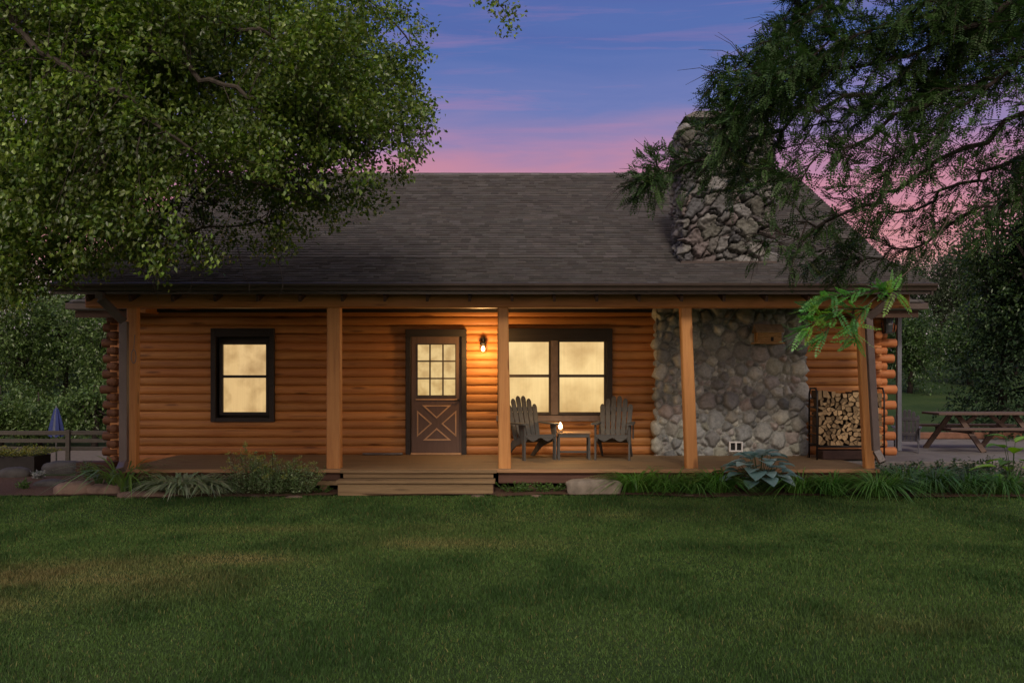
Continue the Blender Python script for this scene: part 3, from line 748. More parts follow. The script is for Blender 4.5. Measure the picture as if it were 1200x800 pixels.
def xf(loc, rz, s=1): return Matrix.Translation(loc) @ Matrix.Rotation(rz, 4, 'Z') @ Matrix.Scale(s, 4)
def build_chair(label, loc, rz, mv, mh, s=1.0, group=None):
    root = empty('adirondack_chair', (0, 0, 0), label, 'chair', group)
    mb = MB()
    # seat slats along the sloping rails (front is -y)
    for i in range(6):
        t = i/5; y = -.42+.50*t; z = .385-.12*t
        mb.bar((-.27, y, z), (.27, y, z), .022, .088, up=(0, 1, -.24))
    seat = mb.build('seat', mh, root)
    # scalloped front apron
    pts = [(-.30, .40), (.30, .40), (.30, .33)]+[(.30-.6*k/12, .325+.03*math.cos(k/12*4*math.pi)) for k in range(1, 12)]+[(-.30, .33)]
    mb = MB(); mb.prism(pts[::-1], 'Y', -.475, -.452); mb.build('apron', mh, root)
    # back slats fan out and lean back
    mb = MB(); ns = 6
    for i in range(ns):
        u = (i-(ns-1)/2)/((ns-1)/2)
        H = .80-.15*u*u; ang = u*.065; w = .094
        out = [(-w/2*.82, 0), (w/2*.82, 0), (w/2, H-.05), (w/2*.6, H-.012), (0, H), (-w/2*.6, H-.012), (-w/2, H-.05)]
        mt = Matrix.Translation((u*.235, .06+.010*abs(u), .27)) @ Matrix.Rotation(-R(24), 4, 'X') @ Matrix.Rotation(ang, 4, 'Y')
        mb.prism(out[::-1], 'Y', -.011, .011, mt)
    mb.build('backrest', mv, root)
    mb = MB(); mb.bar((-.31, .31, .78), (.31, .31, .78), .02, .07, up=(0, .4, 1)); mb.build('back_rail', mh, root); mb = MB(); mb.bar((-.27, .155, .42), (.27, .155, .42), .02, .07, up=(0, .4, 1)); mb.build('back_rail', mh, root)
    for sx_ in (-1, 1):
        mb = MB(); mb.bar((sx_*.318, -.43, 0), (sx_*.318, -.43, .555), .032, .085, up=(0, 1, 0)); mb.build('leg', mv, root)
        mb = MB(); mb.prism([(-.50, .37), (-.44, .405), (.10, .29), (.50, .0), (.38, .0), (-.02, .20), (-.46, .30)], 'X', sx_*.288-.013, sx_*.288+.013); mb.build('leg', mv, root)
        mb = MB(); mb.bar((sx_*.325, .30, 0.30), (sx_*.325, .30, .56), .026, .06, up=(0, 1, 0)); mb.build('arm_support', mv, root); mb = MB()
        mb.prism([(-.385, .55), (-.24, .55), (-.27, .45), (-.30, .40), (-.33, .30), (-.385, .25)], 'X', sx_*.333-.008, sx_*.333+.008)
        mb.build('arm_support', mv, root)
        ap = [(-.07, -.53), (.05, -.53), (.075, -.48), (.07, -.2), (.03, .36), (-.03, .36), (-.075, -.2), (-.085, -.48)]
        mb = MB(); mb.prism([(sx_*(.335+p[0]*.9), p[1]) for p in ap][::sx_], 'Z', .557, .580); mb.build('armrest', mh, root)
    root.location = loc; root.rotation_euler = (0, 0, rz); root.scale = (s*.88, s*.94, s*1.05)
    return root
gch = 'weathered adirondack chairs under the big window'
build_chair('weathered grey adirondack chair left of the small porch table, behind a post', (PX(620, 15.35), 15.42, DZ), R(24), M['chair'], M['chair_h'], .98, gch)
build_chair('weathered grey adirondack chair right of the small porch table, near the stone wall', (PX(721, 15.35), 15.42, DZ), R(-12), M['chair'], M['chair_h'], .98, gch)
# small table
tx0, tx1, ty0, ty1, tz_ = PX(653, 15.2), PX(692, 15.2), 15.12, 15.50, DZ+.445
T_ = empty('side_table', ((tx0+tx1)/2, (ty0+ty1)/2, DZ), 'small low table with tan top between the two porch chairs', 'table')
mb = MB(); mb.box(tx0, tx1, ty0, ty1, tz_-.025, tz_, bev=.004); mb.build('tabletop', M['tabletop'], T_)
mb = MB(); mb.box(tx0+.02, tx1-.02, ty0+.02, ty1-.02, tz_-.085, tz_-.027); mb.build('apron', M['chair_h'], T_)
for (ax, ay) in ((tx0+.025, ty0+.025), (tx1-.025, ty0+.025), (tx0+.025, ty1-.025), (tx1-.025, ty1-.025)):
    mb = MB(); mb.box(ax-.018, ax+.018, ay-.018, ay+.018, DZ, tz_-.087); mb.build('leg', M['chair'], T_)
mb = MB(); mb.box(tx0+.04, tx1-.04, (ty0+ty1)/2-.015, (ty0+ty1)/2+.015, DZ+.10, DZ+.13); mb.build('stretcher', M['chair_h'], T_)
# candle
cxn, cyn = tx0+.05, ty0+.05
K = empty('jar_candle', (cxn, cyn, tz_), 'lit candle in a small glass jar on the left edge of the porch table', 'candle')
mb = MB(); mb.lathe([(.032, tz_), (.036, tz_+.01), (.036, tz_+.05), (.030, tz_+.052)], cxn, cyn, 16); mb.build('jar', M['tabletop'], K, True)
mb = MB(); mb.lathe([(.006, tz_+.053), (.030, tz_+.066), (.036, tz_+.095), (.022, tz_+.135), (.002, tz_+.165)], cxn, cyn, 12); mb.build('flame', M['flame'], K, True)
ld = bpy.data.lights.new('candle_light', 'POINT'); ld.energy = 11; ld.color = (1, .58, .22); ld.shadow_soft_size = .03
lo = bpy.data.objects.new('candle_light', ld); COL.objects.link(lo); lo.location = (cxn, cyn-.02, tz_+.2)
# doormat-like strip lying by the wall left of the door
mb = MB(); x0_, x1_ = PX(425, 16.0), PX(472, 16.0)
mb.tube([(x0_, 16.0, DZ+.022), ((x0_+x1_)/2, 15.99, DZ+.022), (x1_, 16.0, DZ+.022)], .02, 8); mb.build
tag(mb.build('shoe_scraper', M['grey_metal'], loc=((x0_+x1_)/2, 16, DZ)), 'thin grey rod lying at the foot of the wall left of the door', 'rod')

# birdhouse on the stone
b0x, b1x, yb = PX(884, 15.7), PX(916, 15.7), 15.7; zb0, zb1 = PZ(402, 15.7), PZ(383, 15.7)
Bd = empty('birdhouse', ((b0x+b1x)/2, 15.84, zb0), 'little log birdhouse with pale roof mounted high on the stone wall', 'birdhouse')
mb = MB()
for i in range(4):
    z = zb0+.035+i*.042; mb.tube([(b0x+.03, 15.62, z), (b1x-.03, 15.62, z)], .023, 10); mb.tube([(b0x+.03, 15.80, z), (b1x-.03, 15.80, z)], .023, 10)
mb.box(b0x+.05, b1x-.05, 15.62, 15.84, zb0+.012, zb0+.18); mb.build('log_body', M['bird_log'], Bd, False)
mb = MB(); zr = zb1+.03
mb.prism([(15.55, zb1-.10), (15.71, zr), (15.87, zb1-.10), (15.87, zb1-.085), (15.71, zr+.018), (15.55, zb1-.085)], 'X', b0x, b1x); mb.build('roof', M['bird_roof'], Bd)
mb = MB(); mb.box(b0x-.02, b1x+.02, 15.56, 15.86, zb0-.012, zb0+.01, bev=.003); mb.build('base_board', M['bird_log'], Bd)
mb = MB(); mb.box((b0x+b1x)/2+.02, (b0x+b1x)/2+.065, 15.593, 15.60, zb0+.03, zb0+.10); mb.build('entrance_hole', M['black'], Bd)

# lantern at the right corner
lx, ly, lz = PX(1041, 16.0), 16.0, PZ(390.5, 16.0)
Ln = empty('wall_lantern', (lx, ly, lz), 'dark unlit glass lantern hung at the right corner of the log wall', 'lantern')
h_ = .29; w_ = .10
mb = MB(); mb.box(lx-w_, lx+w_, ly-w_, ly+w_, lz+h_-.02, lz+h_, bev=.004); mb.prism([(lx-w_*.9, lz+h_), (lx+w_*.9, lz+h_), (lx+.02, lz+h_+.05), (lx-.02, lz+h_+.05)], 'Y', ly-.06, ly+.06); mb.build('cap', M['iron'], Ln)
mb = MB(); mb.box(lx-w_*.75, lx+w_*.75, ly-w_*.75, ly+w_*.75, lz, lz+.02); mb.build('base', M['iron'], Ln)
for (sx_, sy_) in ((-1, -1), (1, -1), (-1, 1), (1, 1)):
    mb = MB(); mb.bar((lx+sx_*w_*.7, ly+sy_*w_*.7, lz+.02), (lx+sx_*w_*.92, ly+sy_*w_*.92, lz+h_-.02), .014, .014); mb.build('corner_bar', M['iron'], Ln)
mb = MB(); mb.lathe([(w_*.66, lz+.022), (w_*.84, lz+h_-.022)], lx, ly, 20); mb.build('glass', M['lglass'], Ln, True)
mb = MB(); mb.tube([(lx, ly, lz+h_+.045), (lx, ly+.05, lz+h_+.12), (lx, ly+.28, lz+h_+.12)], .01, 8); mb.build('bracket', M['iron'], Ln)

# firewood rack
fx0, fx1, fy0, fy1 = 4.96, 6.02, 15.12, 15.52; zt_, zb_ = PZ(455, 15.15), DZ
Rk = empty('firewood_rack', ((fx0+fx1)/2, fy0, DZ), 'black tubular rack full of split firewood right of the stone wall', 'firewood rack')
for xx, nm in ((fx0, 0), (fx1+.03, 1)):
    mb = MB(); mb.tube([(xx, fy0, DZ), (xx, fy0, zt_-.1), (xx, fy0+.06, zt_), (xx, fy1-.06, zt_), (xx, fy1, zt_-.1), (xx, fy1, DZ)], .015, 8)
    for k in range(6): mb.tube([(xx, fy0, .62+k*.15), (xx, fy1, .62+k*.15)], .009, 6)
    mb.build('end_frame', M['iron'], Rk, True)
for yy in (fy0+.04, fy1-.04):
    mb = MB(); mb.tube([(fx0, yy, .585), (fx1+.03, yy, .585)], .015, 8); mb.build('rail', M['iron'], Rk, True)
mb = MB(); mb.box(fx0+.1, fx1, fy0+.02, fy1-.02, DZ+.0, .52, bev=.01); mb.build('ash_box', simple('dark_rust_box', (.035, .016, .012), .8), Rk)
# split logs: Voronoi packing of the end faces
def clip(poly, nx_, ny_, d_):
    out = []
    for i in range(len(poly)):
        a, b = poly[i], poly[(i+1) % len(poly)]; da = a[0]*nx_+a[1]*ny_-d_; db = b[0]*nx_+b[1]*ny_-d_
        if da <= 0: out.append(a)
        if (da < 0) != (db < 0) and abs(da-db) > 1e-12:
            t_ = da/(da-db); out.append((a[0]+(b[0]-a[0])*t_, a[1]+(b[1]-a[1])*t_))
    return out
fr = np.random.default_rng(5); pts = []; Wd, Hd = fx1-fx0-.0, 0
lx0, lx1, lz0, lz1 = fx0+.025, fx1+.01, .602, PZ(459, 15.1)
r_ = 0; z = lz0+.045
while z < lz1-.02:
    x = lx0+(.045 if r_ % 2 else .09); 
    while x < lx1-.03:
        pts.append((x+fr.uniform(-.028, .028), z+fr.uniform(-.028, .028)*(1 if z < lz1-.1 else .6))); x += fr.uniform(.058, .094)
    z += .070; r_ += 1
pts = np.array(pts)
for i, p in enumerate(pts):
    topz = lz1+.03*math.sin(p[0]*9); poly = [(lx0, lz0), (lx1, lz0), (lx1, topz), (lx0, topz)]
    for j, q_ in enumerate(pts):
        if i == j: continue
        dx, dz = q_-p; dd = math.hypot(dx, dz)
        if dd > .3: continue
        nx_, nz_ = dx/dd, dz/dd; mid = (p+q_)/2
        poly = clip(poly, nx_, nz_, mid[0]*nx_+mid[1]*nz_)
        if len(poly) < 3: break
    if len(poly) < 3: continue
    cc = np.mean(poly, 0); k = fr.uniform(.80, .93)
    if fr.random() < .45 and len(poly) > 4:      # split wedge: cut one side off
        a = fr.uniform(0, 6.28); poly = clip(poly, math.cos(a), math.sin(a), cc[0]*math.cos(a)+cc[1]*math.sin(a)+.012)
        if len(poly) < 3: continue
        k = .95
    sh = [(cc[0]+(q_[0]-cc[0])*k, cc[1]+(q_[1]-cc[1])*k) for q_ in poly]
    yo = fr.uniform(-.04, .03); tn = fr.uniform(.35, 1.1)
    mb = MB(); nP = len(sh); yf, yb_ = fy0+.03+yo, fy1-.03+yo
    wc = (.42*tn, .29*tn, .155*tn)
    vs = [(a, yf, b) for a, b in sh]; mb.m = 0; mb.add(vs, [list(range(nP))], wc)
    vs = [(a, yf, b) for a, b in sh]+[(a, yb_, b) for a, b in sh]; mb.m = 1
    mb.add(vs, [[i_, nP+i_, nP+(i_+1) % nP, (i_+1) % nP] for i_ in range(nP)]+[[nP+i_ for i_ in range(nP)][::-1]], (1, 1, 1))
    if 'cut' not in M: M['cut'] = attr_mat('split_wood_face', .8, .35, 45, .4)
    o = mb.build('firewood_log', M['cut'], None, False, (cc[0], yf, cc[1]), [M['cut'], M['fbark']])
    tag(o, 'split firewood log with pale cut end, stacked in the black rack', 'firewood', 'split logs in the firewood rack')

# ------------------------------------------------------------------ patio and right yard
mb = MB(); mb.box(5.40, 15, 15.02, 21.5, -.4, .355, bev=.01)
for k in range(1): pass
tag(mb.build('patio', M['patio'], loc=(10, 18, 0)), 'raised grey concrete patio right of the house', kind='structure')
def picnic(loc):
    t = empty('picnic_table', loc, 'brown wooden picnic table with attached benches on the patio', 'picnic table')
    x0, x1 = loc[0]-.95, loc[0]+.95; y, z = loc[1], loc[2]
    mb = MB()
    for k in range(5): mb.box(x0, x1, y-.36+k*.146, y-.36+k*.146+.138, z+.665, z+.705, bev=.004)
    mb.build('tabletop', M['picnic'], t)
    for s_ in (-1, 1):
        mb = MB()
        for k in range(2): mb.box(x0, x1, y+s_*.68-.145+k*.147, y+s_*.68+k*.147-.01, z+.41, z+.45, bev=.004)
        mb.build('bench', M['picnic'], t)
    for xx in (x0+.44, x1-.40):
        # trestle pair spreads sideways as seen from the lawn
        for dx in (-.19, .19):
            mb = MB(); mb.bar((xx+dx*.35, y-.02*dx, z+.66), (xx+dx*1.5, y-.55*np.sign(dx), z), .09, .04, up=(0, 1, 0)); mb.build('leg', M['picnic'], t)
        mb = MB(); mb.bar((xx, y-.72, z+.385), (xx, y+.72, z+.385), .04, .09, up=(0, 0, 1)); mb.build('cross_bar', M['picnic'], t)
    for sx_ in (-1, 1):
        xc = loc[0]+.04
        mb = MB(); mb.bar((xc+sx_*.12, y, z+.655), (xc+sx_*.42, y, z+.42), .07, .04, up=(0, 1, 0)); mb.build('brace', M['picnic'], t)
    return t
picnic((PX(1090, 17.3)+.95, 17.3, .356))
build_chair('slate grey adirondack chair standing on the patio beside the picnic table', (PX(1064, 16.9), 16.95, .356), R(158), M['slate'], M['slate'], .74)
mb = MB(); mb.box(7.6, 12.5, 20.3, 20.5, .356, .50, bev=.02)
tag(mb.build('edging_timber', simple('red_brown_timber', (.17, .08, .05), .8, 0, .3, 8), loc=(9, 20.4, .356)), 'long reddish timber lying on the far side of the patio behind the picnic table', 'timber')

# ------------------------------------------------------------------ plants
def ribbons(bases, dirs, L, w, droop, segs, cols, rgx, upf=.9):
    """arching strap leaves"""
    n_ = len(bases); t = np.linspace(0, 1, segs+1)
    d = np.stack([np.cos(dirs), np.sin(dirs)], 1); side = np.stack([-d[:, 1], d[:, 0]], 1)
    V = np.zeros((n_, segs+1, 2, 3)); 
    for k, tt in enumerate(t):
        out = L*(.25*tt+.62*droop*tt**2.0); up = L*(upf*tt-.75*droop*tt**2.3)
        c = bases+np.stack([d[:, 0]*out, d[:, 1]*out, up], 1)
        ww = w*(.75+.5*tt)*(1-tt**3)+.0008
        V[:, k, 0] = c-np.stack([side[:, 0]*ww, side[:, 1]*ww, 0*ww], 1)/2
        V[:, k, 1] = c+np.stack([side[:, 0]*ww, side[:, 1]*ww, 0*ww], 1)/2
    idx = np.arange(n_*(segs+1)*2).reshape(n_, segs+1, 2)
    Fc = np.stack([idx[:, :-1, 0], idx[:, :-1, 1], idx[:, 1:, 1], idx[:, 1:, 0]], -1).reshape(-1, 4)
    C = np.repeat(cols, (segs+1)*2, 0)
    return V.reshape(-1, 3), Fc, C
def clump(name, x, y, n_, rad, L, w, base, label, cat, group=None, droop=.7, spread=.5, var=.3, extra=None, seed=1):
    rg_ = np.random.default_rng(seed); z = float(gz(x, y))+.01
    a = rg_.random(n_)*6.283; r = rad*np.sqrt(rg_.random(n_)); b = np.stack([x+r*np.cos(a), y+r*np.sin(a)*.6, np.full(n_, z)], 1)
    ll = L*rg_.uniform(.6, 1.1, n_); dr = droop*rg_.uniform(.6, 1.25, n_)
    col = np.array(base)[None]*rg_.uniform(1-var, 1+var, (n_, 1))*(1+rg_.uniform(-.12, .12, (n_, 3)))
    V, Fc, C = ribbons(b, a+rg_.normal(0, spread, n_), ll*2.0, w*rg_.uniform(.7, 1.2, n_), dr, 6, col, rg_)
    root = empty(name, (x, y, z), label, cat, group)
    npmesh('foliage', V, Fc, M['leaf'], C, root, True)
    return root

def leaf_quads(cen, axis, nrm, L, W_, cols, fold=.25):
    """folded diamond leaves: 4 tris as two quads -> here 2 tris each side: uses 4-vert kite (2 faces)"""
    n_ = len(cen); axis = axis/np.linalg.norm(axis, axis=1)[:, None]
    side = np.cross(axis, nrm); side /= (np.linalg.norm(side, axis=1)[:, None]+1e-9); up = np.cross(side, axis)
    L = np.broadcast_to(L, n_)[:, None]; W_ = np.broadcast_to(W_, n_)[:, None]
    a = cen; b = cen+axis*L*.45+side*W_*.5+up*W_*fold; c = cen+axis*L; d = cen+axis*L*.45-side*W_*.5+up*W_*fold
    V = np.stack([a, b, c, d], 1).reshape(-1, 3); i = np.arange(n_)*4
    Fc = np.concatenate([np.stack([i, i+1, i+2], 1), np.stack([i, i+2, i+3], 1)])
    return V, Fc, np.repeat(cols, 4, 0)
def unit(v): return v/(np.linalg.norm(v, axis=-1, keepdims=True)+1e-9)
def colmix(n_, pal, rg_, var=.25):
    pal = np.array(pal); i = rg_.integers(0, len(pal), n_)
    return pal[i]*rg_.uniform(1-var, 1+var, (n_, 1))

def hosta(x, y, n_, rad, L, pal, label, seed=1, hgt=.3, name='hosta', wf=.72, cup=.25, group=None, up=1.0, z=None):
    rg_ = np.random.default_rng(seed); z = float(gz(x, y)) if z is None else z
    V = []; Fc = []; C = []; st_ = MB()
    root = empty(name, (x, y, z), label, 'plant', group)
    for k in range(n_):
        a = k*2.399+rg_.uniform(-.3, .3); rr = rad*math.sqrt((k+.5)/n_); el = hgt*(1-.75*(rr/rad)**1.5)*rg_.uniform(.85, 1.15)*up
        d = np.array([math.cos(a), math.sin(a)*.75, 0]); p = np.array([x, y, z+el+.04])+d*rr*.75
        ll = L*rg_.uniform(.75, 1.15); tip = unit(d*1.0+np.array([0, 0, .62-.72*rr/rad+rg_.uniform(-.15, .15)]))
        sd_ = unit(np.cross(tip, [0, 0, 1.])); nn_ = np.cross(sd_, tip)
        col = np.array(pal[rg_.integers(0, len(pal))])*rg_.uniform(.8, 1.2); b = len(V); nu, nv = 7, 5
        for i in range(nu):
            t = i/(nu-1); wd = ll*wf*.5*math.sin(math.pi*min(1, .08+.92*t)**.75)**.8 if 0 < t < 1 else .004
            for j in range(nv):
                s_ = (j/(nv-1)-.5)*2
                q_ = p+tip*ll*t+sd_*wd*s_+nn_*(cup*wd*abs(s_)**1.5+.01*math.sin(s_*9))-np.array([0, 0, 1])*ll*.28*t*t
                V.append(q_); C.append(col*(1.12 if abs(s_) < .1 else 1))
        for i in range(nu-1):
            for j in range(nv-1):
                q0 = b+i*nv+j; Fc.append((q0, q0+1, q0+1+nv, q0+nv))
        st_.tube([(x+d[0]*.02, y+d[1]*.02, z), tuple((np.array([x, y, z])+p)/2+np.array([0, 0, .03])), tuple(p)], [.006, .005, .004], 5)
    npmesh('foliage', V, np.array(Fc), M['leaf'], C, root, True); st_.cur = (.05, .09, .03)
    st_.c = [(.05, .09, .03)]*len(st_.v); st_.build('stem', M['leaf'], root)
    return root

def herb(x, y, n_, rad, hgt, pal, label, cat='plant', seed=1, leafL=.04, leafW=.018, name='leafy_plant', per=16, flowers=None, group=None, z=None, lean=.45, mat='leaf'):
    """upright many-stemmed plant with leaves all along the stems"""
    rg_ = np.random.default_rng(seed); z = float(gz(x, y)) if z is None else z
    root = empty(name, (x, y, z), label, cat, group); st_ = MB(); cen = []; ax = []; fl = []
    for k in range(n_):
        a = rg_.random()*6.283; r = rad*math.sqrt(rg_.random()); b = np.array([x+r*.6*math.cos(a), y+r*.6*math.sin(a)*.7, z])
        h = hgt*rg_.uniform(.55, 1.1)*(1-.3*(r/rad)**2); top = b+np.array([math.cos(a)*r*lean*1.6, math.sin(a)*r*lean, h]); mid = (b+top)/2+np.array([0, 0, h*.08])
        st_.tube([tuple(b), tuple(mid), tuple(top)], [.004, .003, .0015], 4, False)
        for j in range(per):
            t = rg_.uniform(.12, 1); p = (1-t)**2*b+2*t*(1-t)*mid+t*t*top; cen.append(p)
            az = rg_.random()*6.283; ax.append([math.cos(az), math.sin(az), rg_.uniform(-.2, .8)])
        fl.append(top)
    cen = np.array(cen); ax = unit(np.array(ax)); m_ = len(cen)
    nr = unit(rg_.normal(0, .5, (m_, 3))+np.array([0, -.2, 1]))
    V, Fc, C = leaf_quads(cen, ax, nr, leafL*rg_.uniform(.6, 1.2, m_), leafW*rg_.uniform(.7, 1.2, m_), colmix(m_, pal, rg_))
    npmesh('foliage', V, Fc, M[mat], C, root)
    st_.c = [(.06, .08, .03)]*len(st_.v); st_.build('stem', M['leaf'], root)
    if flowers is not None:
        for tp in fl:
            if rg_.random() > flowers[1]: continue
            fc = []; fa = []
            for q_ in range(16):
                v = rg_.normal(0, 1, 3); v[2] = abs(v[2])*.9; v = unit(v); fc.append(tp+v*rg_.uniform(0, .035)); fa.append(v)
            fc = np.array(fc); fa = np.array(fa); m_ = len(fc)
            V, Fc, C = leaf_quads(fc, fa, unit(rg_.normal(0, 1, (m_, 3))), .03, .014, colmix(m_, flowers[0], rg_))
            npmesh('flower', V, Fc, M['leaf'], C, root)
    return root
G1 = [(.075, .16, .03), (.09, .19, .04), (.055, .12, .025), (.12, .22, .05)]
G2 = [(.20, .32, .12), (.25, .36, .18), (.33, .42, .25), (.14, .26, .09)]
GD = [(.022, .05, .014), (.032, .065, .018), (.045, .08, .022)]
# right of the steps
herb(PX(606, 13.4), 13.40, 46, .28, .16, G1, 'low weedy green plant at the deck edge right of the steps', seed=11, leafL=.035, per=14, name='weed')
herb(PX(640, 13.4), 13.42, 40, .28, .15, G1, 'low weedy green plant just left of the flat grey boulder', seed=12, leafL=.035, per=14, name='weed')
gd = 'daylily clumps along the porch bed'
DL = [
 (746, 13.30, 300, .26, .40, 'bright daylily clump right of the flat grey boulder'),
 (782, 13.32, 180, .20, .46, 'tall daylily clump reaching the porch edge between boulder and fourth post'),
 (812, 13.20, 220, .22, .36, 'daylily clump in front of the fourth porch post'),
 (843, 13.25, 240, .22, .38, 'daylily clump at the left side of the blue hosta'),
 (940, 13.22, 260, .22, .36, 'daylily clump at the right side of the blue hosta'),
 (975, 13.10, 420, .26, .40, 'dense arching daylily clump below the firewood rack'),
 (1030, 13.05, 460, .28, .42, 'broad pale-tipped daylily mound below the right end post'),
 (1062, 13.5, 240, .25, .46, 'darker daylily clump behind the broad mound at the right'),
 (1095, 13.3, 300, .26, .44, 'daylily clump below the grey patio chair'),
 (1135, 13.25, 320, .28, .44, 'daylily clump below the picnic table legs'),
 (1178, 13.2, 300, .28, .42, 'rightmost daylily clump at the edge of the photo'),
]
for i, (px_, y_, n_, r_, L_, lb) in enumerate(DL):
    base = [(.085, .21, .035), (.11, .25, .045), (.075, .19, .04)][i % 3]
    if px_ > 1050: base = (.065, .15, .032)
    if px_ == 1030: base = (.10, .22, .05)
    clump('daylily', PX(px_, y_), y_, int(n_*.85), r_*[.8, 1., .7][i % 3], L_*[1., .82, .92, 1.05][i % 4], .016, base, lb, 'plant', gd, seed=30+i, droop=[1.02, .9, 1.08, .98][i % 4], spread=.35)
hosta(PX(890, 13.25), 13.25, 44, .56, .24, [(.19, .31, .30), (.24, .36, .35), (.15, .26, .25), (.32, .43, .42)], 'large blue-grey hosta with broad leaves in front of the stone wall', 3, .58, wf=1.0)
hosta(PX(832, 13.45), 13.46, 10, .20, .17, [(.04, .10, .02), (.05, .12, .025)], 'small bright green hosta half hidden behind daylilies by the fourth post', 8, .22)
hosta(PX(1186, 13.6), 13.6, 14, .36, .34, [(.16, .32, .04), (.20, .38, .05), (.09, .20, .035)], 'yellow-green plant with big upright leaves at the right edge by the patio', 9, .66, name='broadleaf_plant', wf=.55, up=1.15)
herb(PX(1110, 14.3), 14.3, 60, .5, .42, GD, 'dark leafy shrub against the patio edge below the picnic table', seed=13, leafL=.06, leafW=.03, per=22, name='shrub')
herb(PX(1160, 14.4), 14.4, 60, .5, .42, GD, 'dark leafy shrub against the patio edge at the right', seed=14, leafL=.06, leafW=.03, per=22, name='shrub')
herb(PX(1053, 14.3), 14.3, 50, .4, .36, GD, 'dark leafy shrub beside the foot of the right downspout', seed=15, leafL=.06, leafW=.03, per=22, name='shrub')
# left bed
clump('strap_leaf_lily', PX(143, 13.35), 13.35, 60, .18, .62, .032, (.12, .22, .05), 'arching strap-leaved lily below the left downspout', 'plant', None, seed=50, droop=.95)
clump('strap_leaf_lily', PX(118, 13.6), 13.6, 34, .14, .40, .022, (.07, .12, .035), 'smaller strap-leaved lily left of the left downspout', 'plant', None, seed=51, droop=.95)
clump('silver_leaf_plant', PX(213, 13.2), 13.20, 420, .30, .33, .036, (.34, .42, .26), 'spreading grey-green feathery plant below the left window', 'plant', None, seed=52, droop=1.0, var=.35)
clump('silver_leaf_plant', PX(242, 13.3), 13.32, 220, .20, .30, .032, (.31, .39, .24), 'grey-green feathery plant right of the first, beneath the left window', 'plant', None, seed=53, droop=1.0)
FLW = ([(.32, .32, .08), (.45, .42, .13), (.22, .30, .08)], .8)
herb(PX(290, 13.25), 13.28, 40, .32, .72, G2, 'tall yellow-flowered weed with pale leaves at the deck edge', seed=16, per=26, leafL=.05, leafW=.016, name='flowering_weed', flowers=FLW)
herb(PX(318, 13.2), 13.25, 80, .38, .56, G2, 'bushy yellow-tipped weed in the middle of the left bed', seed=17, per=30, leafL=.045, leafW=.014, name='flowering_weed', flowers=([(.25, .28, .07)], .35))
herb(PX(345, 13.2), 13.25, 80, .36, .52, G2, 'thin-leaved weed left of the second porch post', seed=18, per=28, leafL=.045, leafW=.012, name='flowering_weed', flowers=([(.22, .26, .08)], .3))
herb(PX(372, 13.3), 13.40, 20, .2, .14, G1, 'low creeping weed in the dark gap under the deck by the steps', seed=19, per=16, leafL=.03, name='weed')
herb(PX(268, 13.25), 13.3, 50, .3, .24, G2, 'low green weed patch between feathery plant and flowering weeds', seed=20, per=22, leafL=.04, name='weed')
herb(PX(168, 13.5), 13.5, 50, .28, .20, G1, 'low ivy-like plant at the left end of the deck', seed=21, per=20, leafL=.04, leafW=.03, name='weed')
herb(PX(352, 13.5), 13.35, 3, .2, .80, [(.15, .14, .08)], 'single tall dry seed stalk left of the second porch post', seed=22, per=5, leafL=.03, leafW=.006, name='seed_stalk')

# rocks
def rock(px_, y_, w_, d_, h_, mat, label, seed, name='boulder', flat=2.6, rz=0, zoff=-.02, group=None):
    rg_ = np.random.default_rng(seed); nu, nv = 40, 24; x_ = PX(px_, y_); z_ = float(gz(x_, y_))
    V = []; off = rg_.uniform(0, 40, 3)
    for j in range(nv+1):
        ph = math.pi*j/nv
        for i in range(nu):
            th = 2*math.pi*i/nu; v = np.array([math.sin(ph)*math.cos(th), math.sin(ph)*math.sin(th), math.cos(ph)])
            v = np.sign(v)*np.abs(v)**(2/flat) if flat else v
            v = v*(1+.30*(fbm(v[0]*1.6+off[0], v[1]*1.6+off[1], v[2]*1.6+off[2])-.5)+.06*(fbm(v[0]*6+off[0], v[1]*6, v[2]*6)-.5))
            xx, yy_ = v[0]*w_/2, v[1]*d_/2
            V.append((x_+xx*math.cos(rz)-yy_*math.sin(rz), y_+xx*math.sin(rz)+yy_*math.cos(rz), z_+zoff+h_*.35+v[2]*h_*.65))
    Fc = [(j*nu+i, (j+1)*nu+i, (j+1)*nu+(i+1) % nu, j*nu+(i+1) % nu) for j in range(nv) for i in range(nu)]
    return tag(npmesh(name, V, np.array(Fc), mat, smooth=True, loc=(x_, y_, z_)), label, 'rock', group)
rock(695, 13.22, .76, .36, .235, M['rock'], 'flat-topped grey boulder in front of the deck below the porch chairs', 3, flat=4.5)
rock(88, 13.3, .56, .4, .20, M['rock_t'], 'pinkish brown boulder at the left end of the bed', 4, rz=.2)
rock(122, 13.35, .60, .4, .16, M['rock_t'], 'flat brown boulder just right of the pinkish one', 5, rz=-.1)
rock(172, 12.98, .85, .25, .11, M['rock_t'], 'long flat tan stone edging the bed below the lily', 6)
rock(18, 15.5, .5, .4, .20, M['rock_d'], 'dark boulder below the left planter', 7)
rock(75, 16.3, .66, .5, .23, M['rock_d'], 'dark slab-like rock between planter and house corner', 8, flat=3.5)
rock(60, 14.2, .5, .3, .13, M['rock_d'], 'small dark stone behind the pinkish brown boulder', 9)
for i, (px_, w_) in enumerate(((560, .2), (628, .16), (806, .22), (872, .18), (255, .22), (300, .2), (345, .25))):
    rock(px_, 12.97, w_, .12, .045, M['rock_t'], ['small edging stone in the lawn right before the steps', 'small edging stone left of the flat grey boulder', 'small edging stone below the fourth porch post', 'small edging stone below the blue hosta', 'small edging stone right of the feathery plants', 'small edging stone below the flowering weed', 'small edging stone near the second porch post'][i], 20+i, 'edging_stone', group='small stones edging the bed')
